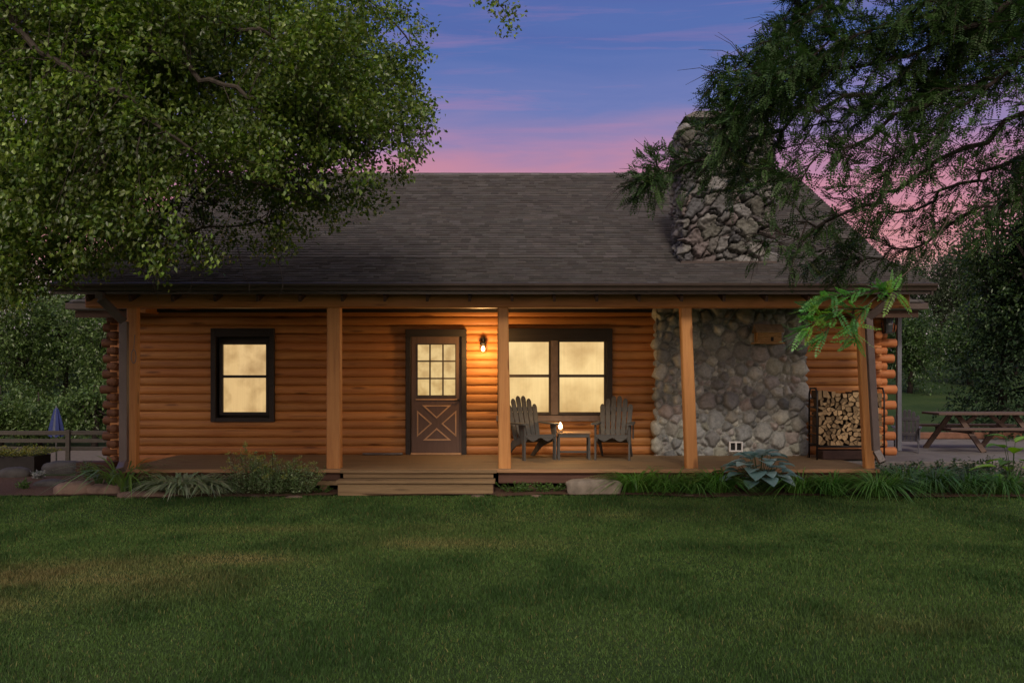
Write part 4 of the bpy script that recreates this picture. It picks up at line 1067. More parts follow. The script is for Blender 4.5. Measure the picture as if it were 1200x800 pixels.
herb(PX(46, 15.2), 15.2, 18, .12, .16, [(.35, .37, .35), (.28, .30, .28)], 'silvery white-leaved plant among the dark rocks at the left', seed=23, per=18, leafL=.05, leafW=.02, name='dusty_miller')
herb(PX(104, 15.4), 15.4, 26, .12, .30, G1, 'small yellow-green plant beside the low timber wall at the house corner', seed=24, per=14, leafL=.05, leafW=.02, name='leafy_plant')
herb(PX(27, 13.8), 13.8, 16, .10, .16, G1, 'tiny yellow-green weed at the lawn edge far left', seed=25, per=14, leafL=.04, name='weed')
# planter and timber
pz = float(gz(PX(18, 16.9), 16.9)); x0_, x1_ = PX(-45, 16.9), PX(50, 16.9)
Pl = empty('planter_box', ((x0_+x1_)/2, 16.9, pz), 'dark wooden planter box full of yellow-green sedum at the left edge', 'planter')
mb = MB(); frame_b = mb.box(x0_, x1_, 16.6, 16.65, pz, PZ(534, 16.7), bev=.004); mb.box(x0_, x1_, 17.15, 17.2, pz, PZ(534, 16.7), bev=.004); mb.box(x0_, x0_+.04, 16.652, 17.148, pz, PZ(534, 16.7)); mb.box(x1_-.04, x1_, 16.652, 17.148, pz, PZ(534, 16.7)); mb.build('box', M['planter'], Pl)
mb = MB(); mb.box(x0_+.041, x1_-.041, 16.66, 17.14, pz+.05, PZ(536, 16.7)); mb.build('soil', M['soil'], Pl)
zz = PZ(536, 16.7)
herb(PX(20, 16.9), 16.9, 170, .62, .19, [(.20, .20, .03), (.26, .24, .04), (.13, .17, .03)], 'yellow-green sedum filling the dark planter box', seed=26, per=16, leafL=.045, leafW=.022, name='sedum', z=zz)
mb = MB(); x0_, x1_ = PX(97, 16.0), PX(140, 16.0)
for k in range(3): mb.box(x0_+k*.01, x1_, 15.7, 16.0, .03+k*.095-.03, .03+k*.095+.06, bev=.008)
tag(mb.build('timber_stack', simple('dark_red_timber', (.05, .022, .015), .85, 0, .3, 8), loc=(PX(118, 16), 15.85, 0)), 'low dark red timber wall at the left corner of the house', 'timber wall')

# rail fence on the left, umbrella behind it
fe = empty('rail_fence', (PX(40, 20.5), 20.5, float(gz(PX(40, 20.5), 20.5))), 'low dark three-rail wooden fence at the left behind the planter', 'fence')
FY = 20.5
for py_, th in ((507, .05), (516.2, .045), (525.5, .04)):
    mb = MB(); z_ = PZ(py_, FY); mb.bar((-19, FY, z_), (-8.6, FY, z_), .04, th*1.9, up=(0, 0, 1), bev=.006); mb.build('rail', M['rail'], fe)
for xx in (PX(81, FY), PX(-90, FY), PX(-260, FY)):
    zz = float(gz(xx, FY)); mb = MB(); mb.box(xx-.045, xx+.045, FY-.09, FY-.025, zz-.1, PZ(503.5, FY), bev=.006); mb.build('fence_post', M['rail'], fe)
mb = MB(); zz = [PZ(p, 23) for p in (477, 480, 490, 502, 511)]; ux = PX(66, 23)
U_ = empty('garden_umbrella', (ux, 23, float(gz(ux, 23))), 'closed dark blue garden umbrella with pale stripes behind the fence', 'umbrella')
nseg = 24; V = []; C = []
for r, z in zip((.01, .05, .10, .15, .165), zz):
    for i in range(nseg):
        a = 2*math.pi*i/nseg; k = r*(1+.22*math.cos(a*8)); V.append((ux+k*math.cos(a), 23+k*math.sin(a), z+(0 if r < .16 else .03*math.cos(a*8))))
mb.add(V, [[j*nseg+i, (j+1)*nseg+i, (j+1)*nseg+(i+1) % nseg, j*nseg+(i+1) % nseg] for j in range(4) for i in range(nseg)])
mb.mi = [1 if (i % 6 == 0) else 0 for j in range(4) for i in range(nseg)]
mb.build('canopy', M['blue'], U_, False, None, [M['blue'], M['blue_l']])
mb = MB(); mb.tube([(ux, 23, float(gz(ux, 23))), (ux, 23, PZ(475.5, 23))], .02, 8); mb.build('pole', M['grey_metal'], U_, True)
mb = MB(); mb.lathe([(.25, float(gz(ux, 23))), (.25, float(gz(ux, 23))+.05), (.05, float(gz(ux, 23))+.09)], ux, 23, 20); mb.build('base', M['rock_d'], U_, True)
# gravel drive beyond the fence
gx = np.linspace(-60, -7.6, 50); gy_ = np.linspace(25.5, 37, 12); XX, YY = np.meshgrid(gx, gy_)
V = np.stack([XX, YY+.5*np.sin(XX*.1), gz(XX, YY+.5*np.sin(XX*.1))+.012], -1).reshape(-1, 3); nn = len(gx)
ii, jj = np.meshgrid(np.arange(nn-1), np.arange(11)); b0_ = (jj*nn+ii).ravel()
tag(npmesh('gravel_road', V, np.stack([b0_, b0_+1, b0_+1+nn, b0_+nn], 1), M['gravel'], smooth=True), 'pale gravel drive beyond the fence', kind='structure')

# ------------------------------------------------------------------ trees
def inpoly(px, py, poly):
    r = np.zeros(len(px), bool); j = len(poly)-1
    for i in range(len(poly)):
        xi, yi = poly[i]; xj, yj = poly[j]
        c = ((yi > py) != (yj > py)) & (px < (xj-xi)*(py-yi)/(yj-yi+1e-9)+xi); r ^= c; j = i
    return r
class Wood:
    """collects branches; kept as arrays of nodes so that twigs can spring from the nearest limb"""
    def __init__(s): s.mb = MB(); s.nodes = []
    def limb(s, pts, r0, r1, seg=8, n_=10, wob=.05, rg_=None):
        pts = np.array(pts, float); t = np.linspace(0, 1, n_+1)*(len(pts)-1); i = np.minimum(t.astype(int), len(pts)-2); f = (t-i)[:, None]
        pm = pts[np.maximum(i-1, 0)]; pp = pts[np.minimum(i+2, len(pts)-1)]; p0 = pts[i]; p1 = pts[i+1]
        q = .5*((2*p0)+(-pm+p1)*f+(2*pm-5*p0+4*p1-pp)*f**2+(-pm+3*p0-3*p1+pp)*f**3)
        if rg_ is not None: q[1:-1] += rg_.normal(0, wob, (len(q)-2, 3))
        s.mb.tube([tuple(v) for v in q], list(np.linspace(r0, r1, len(q))), seg, True); s.nodes += [v for v in q]
        return q

def spray_leaves(tips, dirs, per, spread, L, W_, pal, rg_, var=.28, flat=.7, tone=None):
    """per leaves round each twig end point"""
    n_ = len(tips); k = per
    along = rg_.uniform(-1, .25, (n_, k, 1))*spread; off = rg_.normal(0, .30, (n_, k, 3))*spread; off[..., 2] *= .75
    c = (tips[:, None]+dirs[:, None]*along+off).reshape(-1, 3)
    ax = unit(np.repeat(dirs, k, 0)*.6+rg_.normal(0, .6, (n_*k, 3))+np.array([0, 0, -.35])); nr = unit(rg_.normal(0, 1-flat*.5, (n_*k, 3))+np.array([0, 0, 1.0]))
    col = colmix(n_*k, pal, rg_, var)*np.repeat(rg_.uniform(.7, 1.3, (n_, 1)), k, 0)
    if tone is not None: col *= np.repeat(tone, k)[:, None]
    return leaf_quads(c, ax, nr, L*rg_.uniform(.65, 1.2, n_*k), W_*rg_.uniform(.7, 1.2, n_*k), col)

# --- left tree: leans over the lawn from the left, trunk outside the frame
rl = np.random.default_rng(77); LT = empty('broadleaf_tree', (-7.6, 9.2, 0), 'big leafy green tree reaching over the roof from the left', 'tree')
wd = Wood()
trunk = wd.limb([(-7.6, 9.2, -.1), (-7.5, 9.25, 1.5), (-7.3, 9.3, 3.2), (-7.0, 9.5, 5.0), (-6.8, 9.7, 7.5), (-6.6, 9.8, 9.5)], .27, .07, 14, 16, .02, rl)
T0 = MB(); T0.v, T0.f, T0.c, T0.mi = wd.mb.v, wd.mb.f, wd.mb.c, wd.mb.mi; T0.build('trunk', M['bark'], LT, True); wd.mb = MB()
limbs = [
 [(-7.2, 9.3, 4.0), P(-30, 30, 8.6), P(60, 72, 8.42), P(135, 108, 8.4), P(190, 150, 8.45), P(270, 205, 8.9), P(380, 235, 10.2)],
 [(-7.2, 9.3, 3.4), P(-60, 180, 9.6), P(90, 240, 10), P(220, 270, 10.4), P(330, 255, 10.6)],
 [(-7.0, 9.5, 4.8), P(80, -20, 9.4), P(230, 20, 9.3), P(370, 60, 9.6), P(470, 120, 10.0)],
 [(-7.0, 9.5, 5.2), P(100, -120, 9.8), P(300, -60, 10), P(420, -10, 10.2), P(490, 60, 10.4)],
 [(-7.1, 9.4, 4.4), P(120, 60, 8.8), P(260, 100, 8.7), P(380, 150, 9.0), P(450, 175, 9.3)],
 [(-6.9, 9.6, 6.0), P(150, -260, 10), P(360, -200, 10.2), P(520, -90, 10.2), P(590, 10, 10.2)],
 [(-7.3, 9.2, 3.0), P(-80, 260, 9.4), P(20, 300, 9.8), P(80, 330, 10.2)],
 [(-7.2, 9.3, 3.8), P(0, 110, 10.4), P(120, 190, 11), P(250, 240, 11.2)],
 [(-7.0, 9.5, 4.9), P(40, 0, 11), P(200, 60, 11.6), P(340, 120, 11.6), P(430, 205, 11.4)],
 [(-7.2, 9.3, 4.0), (-8.6, 8.4, 5.2), (-10, 8, 6)], [(-7.0, 9.4, 5.0), (-8.2, 10.8, 6.5), (-9.4, 11.8, 7)],
 [(-7.0, 9.5, 5.6), (-6.2, 8.2, 7.2), (-5.2, 7.4, 8.2)], [(-6.8, 9.7, 7), (-5.6, 10.4, 8.6), (-4.4, 10.6, 9)],
]
for k, lb in enumerate(limbs): wd.limb(lb, .04, .006, 7, 34, .02, rl)
nodes = np.array(wd.nodes)
POLY = [(-350, -350), (560, -350), (600, -90), (500, -10), (492, 40), (486, 90), (503, 130), (505, 165), (492, 205), (476, 208), (462, 178), (440, 190), (448, 246), (430, 252), (405, 232), (392, 270), (362, 256), (345, 296), (318, 306), (290, 276), (262, 304), (240, 312), (212, 286), (180, 326), (150, 298), (120, 326), (92, 318), (70, 340), (45, 336), (20, 356), (-60, 360), (-350, 400)]
def sample_poly(n_, y0, y1, poly, xr, yr, rg_):
    out = []; m_ = 0
    while m_ < n_:
        px = rg_.uniform(*xr, n_*2); py = rg_.uniform(*yr, n_*2); ok = inpoly(px+rg_.normal(0, 5, n_*2), py+rg_.normal(0, 5, n_*2), poly)
        Y = rg_.uniform(y0, y1, n_*2)[ok]; px, py = px[ok], py[ok]
        out.append(np.stack([(px-CX)/F*Y, Y, ZC-(py-HY)/F*Y], 1)); m_ += len(Y)
    return np.concatenate(out)[:n_]
tips = np.concatenate([sample_poly(15500, 8.2, 12.3, POLY, (-40, 600), (-40, 460), rl), sample_poly(3500, 8.2, 12.3, POLY, (-350, 600), (-350, 420), rl)])
# clumpiness: keep tips where a 3-D noise is high, and thin out the airy right/lower fringe
px_ = CX+F*tips[:, 0]/tips[:, 1]; py_ = HY-F*(tips[:, 2]-ZC)/tips[:, 1]
fr_ = np.clip((px_-370)/140, 0, 1)*.10+np.clip((py_-165)/95, 0, 1)*.15*np.clip((px_-150)/110, .0, 1)
keep = .6*fbm(tips[:, 0]*1.2, tips[:, 1]*1.2, tips[:, 2]*1.5)+.4*fbm(tips[:, 0]*2.6+9, tips[:, 1]*2.6, (tips[:, 2]+.35*tips[:, 0])*5.5) > .482+fr_*.95
tips = tips[keep]
# rest of the crown above and around the trunk (outside the photograph)
ex = np.stack([rl.uniform(-11.5, -2.5, 1500), rl.uniform(6.5, 13, 1500), rl.uniform(4.2, 10.5, 1500)], 1)
e_ = ((ex[:, 0]+7)/4.6)**2+((ex[:, 1]-9.8)/3.4)**2+((ex[:, 2]-7)/3.4)**2; pyx = HY-F*(ex[:, 2]-ZC)/ex[:, 1]
ex = ex[(e_ < 1) & ((pyx < -20) | (ex[:, 0]/ex[:, 1] < -.56))]
extra = np.array([P(px, py, 9.6) for px, py in [(560, 2), (575, 8), (590, 12), (600, 18), (598, 30), (585, 5), (570, -10), (592, -5), (604, 8), (596, 38)]])
hang = []
for (hx, hy, hY) in ((432, 236, 10.2), (441, 244, 10.2), (420, 222, 10.2), (395, 262, 10.4), (388, 248, 10.4), (372, 240, 10.4), (345, 288, 10.6), (330, 276, 10.6), (318, 300, 10.6), (352, 268, 10.5), (300, 262, 10.6), (276, 282, 10.7), (262, 298, 10.7), (240, 306, 10.7), (478, 196, 10.0), (486, 178, 10.0), (470, 205, 10.0), (452, 214, 10.1), (498, 158, 10.0), (505, 128, 10.0), (408, 232, 10.3), (310, 285, 10.6), (228, 292, 10.6), (200, 310, 10.6), (498, 60, 10.2), (494, 30, 10.2), (290, 244, 10.5), (360, 226, 10.4)):
    for _ in range(4): hang.append(P(hx+rl.normal(0, 7), hy+rl.normal(0, 5), hY+rl.normal(0, .12)))
tips = np.concatenate([tips, ex, extra, np.array(hang)])
def twigs(tips, nodes, wd, rg_, r=.006, every=1, maxd=2.0):
    dirs = np.zeros_like(tips)
    for i, p in enumerate(tips):
        d = nodes-p; dd = np.linalg.norm(d, axis=1)+.5*np.maximum(0, nodes[:, 2]*0); j = int(np.argmin(dd+.6*rg_.random(len(dd)))); a = nodes[j]; L_ = dd[j]
        v = p-a; dirs[i] = v/(L_+1e-6)
        if i % every == 0:
            m_ = a+v*.5+np.array([0, 0, .10*L_])+rg_.normal(0, .04*L_, 3)
            wd.mb.tube([tuple(a), tuple(m_), tuple(p)], [r*1.6, r, r*.35], 4, False)
            dirs[i] = unit(p-m_)
    return dirs
dirs = twigs(tips, nodes, wd, rl, .0035, 6)
for (ax_, ay_, bx_, by_) in ((168, 318, 186, 352), (225, 318, 218, 350), (286, 322, 292, 345), (180, 322, 176, 344), (330, 322, 327, 348), (140, 318, 146, 342)):
    a_, b_ = P(ax_, ay_, 10.6), P(bx_, by_, 10.5); wd.mb.tube([tuple(P(ax_-12, ay_-50, 10.8)), tuple(a_), tuple((a_+b_)/2+np.array([.03, 0, 0])), tuple(b_)], [.006, .005, .004, .002], 5)
wd.mb.build('branch', M['bark'], LT, False)
LP = [(.078, .142, .020), (.108, .172, .026), (.052, .100, .018), (.145, .205, .036), (.095, .13, .027)]
V, Fc, C = spray_leaves(tips, dirs, 23, .20, .057, .036, LP, rl, flat=.2, var=.4)
ct_ = (.35+1.35*fbm(V[:, 0]*1.1+3, V[:, 1]*1.1, V[:, 2]*1.6))[:, None]*np.array([1., 1., 1.])
npmesh('crown', V, Fc, M['leaf'], C*np.repeat(ct_[::4], 4, 0), LT)
print('left tree leaves', len(V)//4)

# --- honey locust at the right: long diagonal branches with feathery leaves
rr_ = np.random.default_rng(99); RT = empty('locust_tree', (6.2, 7.6, 0), 'dark feathery-leaved locust tree hanging in from the upper right', 'tree')
wd = Wood()
wd.limb([(6.2, 7.6, -.1), (6.1, 7.6, 1.8), (5.9, 7.6, 3.4), (5.5, 7.7, 4.8), (5.0, 7.8, 6.4), (4.6, 7.9, 7.6)], .22, .05, 14, 16, .02, rr_)
T0 = MB(); T0.v, T0.f, T0.c, T0.mi = wd.mb.v, wd.mb.f, wd.mb.c, wd.mb.mi; T0.build('trunk', M['darkbark'], RT, True); wd.mb = MB()
A0 = (5.9, 7.6, 3.4); A1 = (5.6, 7.65, 4.4); A2 = (5.2, 7.75, 5.6)
locust = [
 ([A1, P(1230, -70, 7.4), P(1010, -20, 7.4), P(900, 60, 7.4), P(848, 96, 7.4)], 1.),
 ([A1, P(1230, 30, 7.8), P(1010, 110, 7.9), P(880, 165, 7.9), P(800, 196, 7.9), P(752, 208, 7.9)], 1.),
 ([A0, P(1270, 110, 7.3), P(1120, 180, 7.3), P(1010, 240, 7.2), P(930, 272, 7.2), P(892, 290, 7.2)], .75),
 ([A1, P(1260, 50, 7.1), P(1090, 120, 7.0), P(970, 185, 7.0), P(915, 215, 7.0)], .8),
 ([A0, P(1290, 190, 7.6), P(1170, 240, 7.7), P(1060, 288, 7.8), P(990, 312, 7.8)], .6),
 ([A2, P(1200, -180, 7.6), P(1060, -80, 7.8), P(950, -5, 7.9), P(905, 45, 7.9)], 1.),
 ([A1, P(1230, -10, 7.0), P(1100, 50, 7.0), P(990, 80, 7.1), P(910, 105, 7.2), P(850, 142, 7.2)], 1.),
 ([A2, P(1260, -60, 8.2), P(1120, 10, 8.3), P(1000, 50, 8.4), P(905, 110, 8.5), P(855, 170, 8.5)], 1.),
 ([A1, P(1240, -30, 8.5), P(1130, 60, 8.6), P(1040, 120, 8.6), P(960, 150, 8.6), P(875, 205, 8.6)], .9),
 ([A2, P(1250, -120, 7.0), P(1150, -40, 6.9), P(1060, 20, 6.9), P(960, 60, 6.9), P(900, 95, 6.9)], 1.),
 ([A1, P(1270, 20, 6.8), P(1190, 80, 6.8), P(1100, 150, 6.8), P(1040, 205, 6.8)], .8),
 ([A0, P(1290, 140, 8.2), P(1200, 180, 8.3), P(1110, 225, 8.3), P(1030, 262, 8.3), P(960, 300, 8.3)], .6),
 ([A2, P(1290, -220, 7.5), P(1150, -160, 7.5), P(1040, -110, 7.6), P(960, -60, 7.6)], 1.),
 ([A2, P(1240, -80, 7.3), P(1180, -10, 7.3), P(1130, 50, 7.3), P(1090, 100, 7.3)], 1.),
 ([A2, (5.8, 6.8, 6.4), (6.2, 6.0, 7.2)], .7), ([A1, (6.6, 8.3, 5.6), (7.4, 9, 6.2)], .7), ([A2, (6.4, 7.4, 6.8), (7.6, 7.2, 7.6)], .7), ([A1, (6.9, 7, 5.2), (8, 6.6, 5.6)], .7),
]
LC, LD, LN = [], [], []
def compound(pos, d, L_):
    LC.append(pos); LD.append(d); LN.append(L_)
for pts_, dens in locust:
    q = wd.limb(pts_, .030, .003, 6, 26, .035, rr_); n_ = len(q)
    for i in range(3, n_):
        tt = i/(n_-1); nb = (6 if dens >= .9 else 5) if rr_.random() < dens else 4
        pxq = CX+F*q[i][0]/q[i][1]
        for k in range(nb):
            t_ = unit(q[i]-q[i-1]); s_ = rr_.choice([-1, 1]); up = np.array([0, 0, 1.]); dpt = np.array([0, 1., 0])
            d = unit(t_*rr_.uniform(.8, 1.3)+up*s_*rr_.uniform(.15, .8)+dpt*rr_.normal(0, .5)); L_ = rr_.uniform(.25, .62)*(1-.35*tt)
            e = q[i]+d*L_+np.array([0, 0, -.10*L_]); m_ = q[i]+d*L_*.5+np.array([0, 0, .02])
            wd.mb.tube([tuple(q[i]), tuple(m_), tuple(e)], [.004, .0025, .0012], 4, False)
            nl = max(6, int(L_/.034*(.6+.5*dens)))
            for j in range(nl):
                u = (j+.6)/nl; p = (1-u)**2*q[i]+2*u*(1-u)*m_+u*u*e
                dd = unit(d*.8+rr_.normal(0, .55, 3)+np.array([0, 0, -.08])); compound(p, dd, rr_.uniform(.09, .155))
# visible window of pink sky: thin the leaves there
LC = np.array(LC); LD = unit(np.array(LD)); LN = np.array(LN)
pxl = CX+F*LC[:, 0]/LC[:, 1]; pyl = HY-F*(LC[:, 2]-ZC)/LC[:, 1]
LPOLY = [(940, -400), (925, -10), (885, 60), (838, 78), (825, 120), (785, 165), (738, 192), (736, 232), (800, 240), (858, 250), (880, 240), (872, 308), (930, 322), (1010, 335), (1065, 322), (1120, 300), (1400, 330), (1900, 400), (1900, -400)]
ok = inpoly(pxl, pyl, LPOLY) | (pxl > 1210)
thin = np.exp(-(((pxl-1060)/150)**2+((pyl-235)/75)**2)); ok &= rr_.random(len(LC)) > thin*.45
thin = np.exp(-(((pxl-865)/75)**2+((pyl-280)/58)**2)); ok &= rr_.random(len(LC)) > thin*1.05
LC, LD, LN = LC[ok], LD[ok], LN[ok]
def compound_mesh(LC, LD, LN, rg_, pal, pairs=8, lw=.0085, ll=.024, tone=.25, dr=.35):
    n_ = len(LC); side = unit(np.cross(LD, np.array([0, 0, 1.])+rg_.normal(0, .35, (n_, 3)))); nr = np.cross(side, LD)
    cs, ax, nn_ = [], [], []; base = colmix(n_, pal, rg_, tone); cols = []; Ls = []
    for k in range(pairs):
        u = (k+1)/(pairs+.4); p = LC+LD*(LN*u)[:, None]-np.array([0, 0, 1])*(LN*dr*u*u)[:, None]
        sc_ = (1-.35*abs(u-.45)*2)
        for s_ in (-1, 1):
            cs.append(p); ax.append(unit(side*s_+LD*.45+np.array([0, 0, -.15]))); nn_.append(nr+rg_.normal(0, .2, (n_, 3))); cols.append(base*rg_.uniform(.85, 1.15, (n_, 1))); Ls.append(np.full(n_, ll*sc_))
    cs.append(LC+LD*LN[:, None]-np.array([0, 0, 1])*(LN*dr)[:, None]); ax.append(LD); nn_.append(nr); cols.append(base); Ls.append(np.full(n_, ll))
    return leaf_quads(np.concatenate(cs), np.concatenate(ax), np.concatenate(nn_), np.concatenate(Ls), np.concatenate(Ls)*lw/ll*1.1, np.concatenate(cols), .1)
V, Fc, C = compound_mesh(LC, LD, LN, rr_, [(.030, .066, .018), (.042, .086, .022), (.022, .050, .014), (.052, .10, .028)], 7, .015, .030, dr=.15)
npmesh('crown', V, Fc, M['leaf_d'], C, RT)
print('locust leaflets', len(V)//4, 'leaves', len(LC))
# bright low spray of the same tree in front of the beam
SP = MB(); spc, spd, spn = [], [], []
main = [P(1125, 225, 7.2), P(1108, 262, 6.9), P(1082, 303, 6.6), P(1045, 334, 6.4), P(1022, 352, 6.35), P(1008, 366, 6.3)]
s1 = [P(1038, 340, 6.4), P(1012, 338, 6.3), P(990, 348, 6.25), P(970, 345, 6.2), P(952, 356, 6.2)]
s2 = [P(1012, 362, 6.3), P(985, 362, 6.25), P(962, 372, 6.2), P(945, 384, 6.2), P(938, 392, 6.2)]
s3 = [P(1022, 352, 6.35), P(1005, 372, 6.3), P(998, 385, 6.3), P(1004, 400, 6.3)]
s4 = [P(1030, 345, 6.35), P(1040, 338, 6.3), P(1052, 345, 6.3)]
s5 = [P(985, 362, 6.25), P(970, 385, 6.2), P(962, 395, 6.2)]; s6 = [P(970, 345, 6.2), P(960, 350, 6.2), P(952, 362, 6.2)]
rs = np.random.default_rng(4)
for pl, r0 in ((main, .007), (s1, .005), (s2, .006), (s3, .004), (s4, .004), (s5, .003), (s6, .003)):
    SP.tube([tuple(p) for p in pl], list(np.linspace(r0, r0*.4, len(pl))), 6)
    if pl is main: continue
    for a, b in zip(pl[:-1], pl[1:]):
        for u in (.05, .2, .35, .5, .65, .8, .95):
            p = a+(b-a)*u; d = unit(unit(b-a)*.5+rs.normal(0, .42, 3)+np.array([-.5, -.2, -.02])); spc.append(p); spd.append(d); spn.append(rs.uniform(.10, .155))
SP.c = [(1, 1, 1)]*len(SP.v); lb = SP.build('branch', M['twig'], RT, True); tag(lb, 'low bright green spray hanging in front of the porch beam')
V, Fc, C = compound_mesh(np.array(spc), unit(np.array(spd)), np.array(spn), rs, [(.10, .28, .06), (.12, .32, .07), (.09, .24, .08), (.18, .33, .06)], 8, .018, .034, dr=.15)
npmesh('leaves', V, Fc, M['leaf'], C, lb)
wd.mb.build('branch', M['darkbark'], RT, False)

# --- generic background tree
def bg_tree(name, x, y, h, rx, ry, zc0, pal, label, seed, n_=1400, leaf=.16, per=10, shape='round', bark='darkbark', group=None, tone=.28, trunk_r=.16, mat='leaf'):
    rg_ = np.random.default_rng(seed); z = float(gz(x, y)); root = empty(name, (x, y, z), label, 'tree', group)
    mb = MB(); mb.tube([(x, y, z-.2), (x+.1, y, z+h*.35), (x-.05, y+.1, z+h*.65), (x, y, z+h*.93)], [trunk_r, trunk_r*.75, trunk_r*.45, .02], 9)
    tr = mb.build('trunk', M[bark], root, True); mb = MB()
    P_ = []; D_ = []
    if shape == 'cone':
        k = 0
        while len(P_) < n_:
            t = rg_.random()**.8; zz_ = z+zc0+(h-zc0)*t; a = rg_.random()*6.283; R0 = rx*(1-t)**.85+.12
            lay = math.sin(t*38)*.12; r = R0*(rg_.uniform(.45, 1.0)+lay*.5)
            P_.append((x+r*math.cos(a), y+r*math.sin(a), zz_-.22*r)); D_.append((math.cos(a), math.sin(a), -.25))
        for k in range(26):
            t = k/26; a = k*2.4; R0 = rx*(1-t)**.85; zz_ = z+zc0+(h-zc0)*t
            mb.tube([(x, y, zz_), (x+R0*.8*math.cos(a), y+R0*.8*math.sin(a), zz_-.2*R0)], [.03, .008], 5, False)
    else:
        cl = []
        for k in range(26):
            v = unit(rg_.normal(0, 1, 3)); rr0 = rg_.uniform(.25, .82); cl.append((np.array([v[0]*rx, v[1]*ry, v[2]*(h-zc0)/2])*rr0, rg_.uniform(.28, .5)))
        cen = np.array([x, y, z+(h+zc0)/2])
        for c, s_ in cl:
            m_ = max(12, int(n_*s_**2/ (26*.15))); v = unit(rg_.normal(0, 1, (m_, 3))); r = rg_.uniform(.55, 1.05, (m_, 1)); pp = cen+c+v*r*np.array([rx, ry, (h-zc0)/2])*s_
            P_ += list(pp); D_ += list(v)
            mb.tube([(x, y, z+h*rg_.uniform(.25, .6)), tuple(cen+c*.6), tuple(cen+c)], [trunk_r*.4, .03, .012], 5, False)
    P_ = np.array(P_); D_ = unit(np.array(D_, float))
    mb.build('branch', M[bark], root, False)
    V, Fc, C = spray_leaves(P_, D_, per, leaf*2.2, leaf, leaf*.55, pal, rg_, tone)
    npmesh('crown', V, Fc, M[mat], C, root)
    return root
BL = [(.075, .13, .03), (.10, .16, .045), (.055, .10, .025), (.12, .18, .055)]
BD = [(.024, .05, .02), (.034, .066, .025), (.016, .036, .015)]
BM = [(.048, .092, .025), (.065, .12, .032), (.036, .072, .02)]
# right: the nearer deciduous tree, the dark spruce, paler trees behind
bg_tree('deciduous_tree', PX(1172, 22), 22, 6.6, 1.5, 1.6, 1.5, BM, 'mid green tree with a loose crown right of the roof end', 201, 900, .10, 9, trunk_r=.12)
bg_tree('deciduous_tree', PX(1230, 20), 20, 7.6, 1.6, 1.8, 2.0, BM, 'taller green tree cut by the right edge above the spruce', 202, 900, .10, 9, trunk_r=.14)
bg_tree('spruce_tree', PX(1215, 21), 21, 5.6, 2.3, 2.3, .3, BD, 'dark dense spruce at the right edge behind the picnic table', 203, 3200, .11, 8, 'cone', mat='leaf_d')
bg_tree('deciduous_tree', PX(1100, 60), 60, 9.2, 4.4, 3.4, 2.2, [(.05, .075, .035), (.065, .09, .045), (.04, .06, .03)], 'pale greyish green tree seen just above the porch eave at the right', 204, 2200, .17, 9, trunk_r=.10)
bg_tree('deciduous_tree', PX(1066, 50), 50, 5.0, 2.4, 2.6, .1, BM, 'dark round tree at the meadow edge beside the log corner', 205, 900, .18, 8)
bg_tree('deciduous_tree', PX(1136, 54), 54, 5.4, 2.2, 2.6, .1, BM, 'second round tree at the meadow edge, further right', 206, 900, .2, 8)
bg_tree('deciduous_tree', PX(1190, 60), 60, 6.0, 3.4, 3, .2, BD, 'dark tree on the meadow edge behind the spruce', 207, 900, .2, 8, mat='leaf_d')
# left: evergreens and shrubs behind the fence
for i, (px_, y_, h_, w_, pal_, lb_) in enumerate([
    (20, 42, 8.2, 2.6, BL, 'bushy green tree beyond the gravel drive at the left edge'),
    (75, 44, 9.8, 2.8, BL, 'bright bushy tree beyond the drive above the blue umbrella'),
    (125, 41, 8.2, 2.6, BL, 'leafy green tree beyond the drive beside the house corner'),
    (-40, 45, 8.5, 3.2, BM, 'tall dark green tree outside the left edge beyond the drive'),
    (50, 52, 10.5, 3.8, BM, 'tallest green tree at the back left behind the bushy ones'),
    (175, 50, 9.0, 3.4, BM, 'tall green tree hidden behind the left end of the house'),
    (110, 36.5, 2.6, 1.6, BL, 'low round shrub at the foot of the trees near the house corner'),
    (45, 37, 2.3, 1.7, BL, 'low round shrub at the foot of the trees behind the umbrella'),
    (0, 37, 2.6, 1.7, BL, 'low round shrub at the foot of the trees at the left edge')]):
    bg_tree('broadleaf_tree' if h_ > 3 else 'round_shrub', PX(px_, y_), y_, h_, w_, w_, .0 if h_ < 3 else .4, pal_, lb_, 300+i, 1100 if h_ > 3 else 500, .17, 8, trunk_r=.14)
# far wood along the horizon, one mass
fw = np.random.default_rng(12); n_ = 16000
fx = fw.uniform(-170, 170, n_); fy = fw.uniform(95, 150, n_); crown_h = 6.5+5*fbm(fx*.08+40, fy*.05)
bump = np.abs(np.sin(fx*.55+fbm(fx*.2, fy*.2)*6))*1.6
zz = gz(fx, fy)+fw.uniform(0, 1, n_)**.6*(crown_h*.62+bump)
V, Fc, C = spray_leaves(np.stack([fx, fy, zz], 1), unit(fw.normal(0, 1, (n_, 3))), 5, 1.0, .8, .55, [(.035, .055, .028), (.05, .07, .035), (.028, .045, .024)], fw)
tag(npmesh('distant_woodland', V, Fc, M['leaf_d'], C), 'far wooded hillside behind the house', kind='stuff')

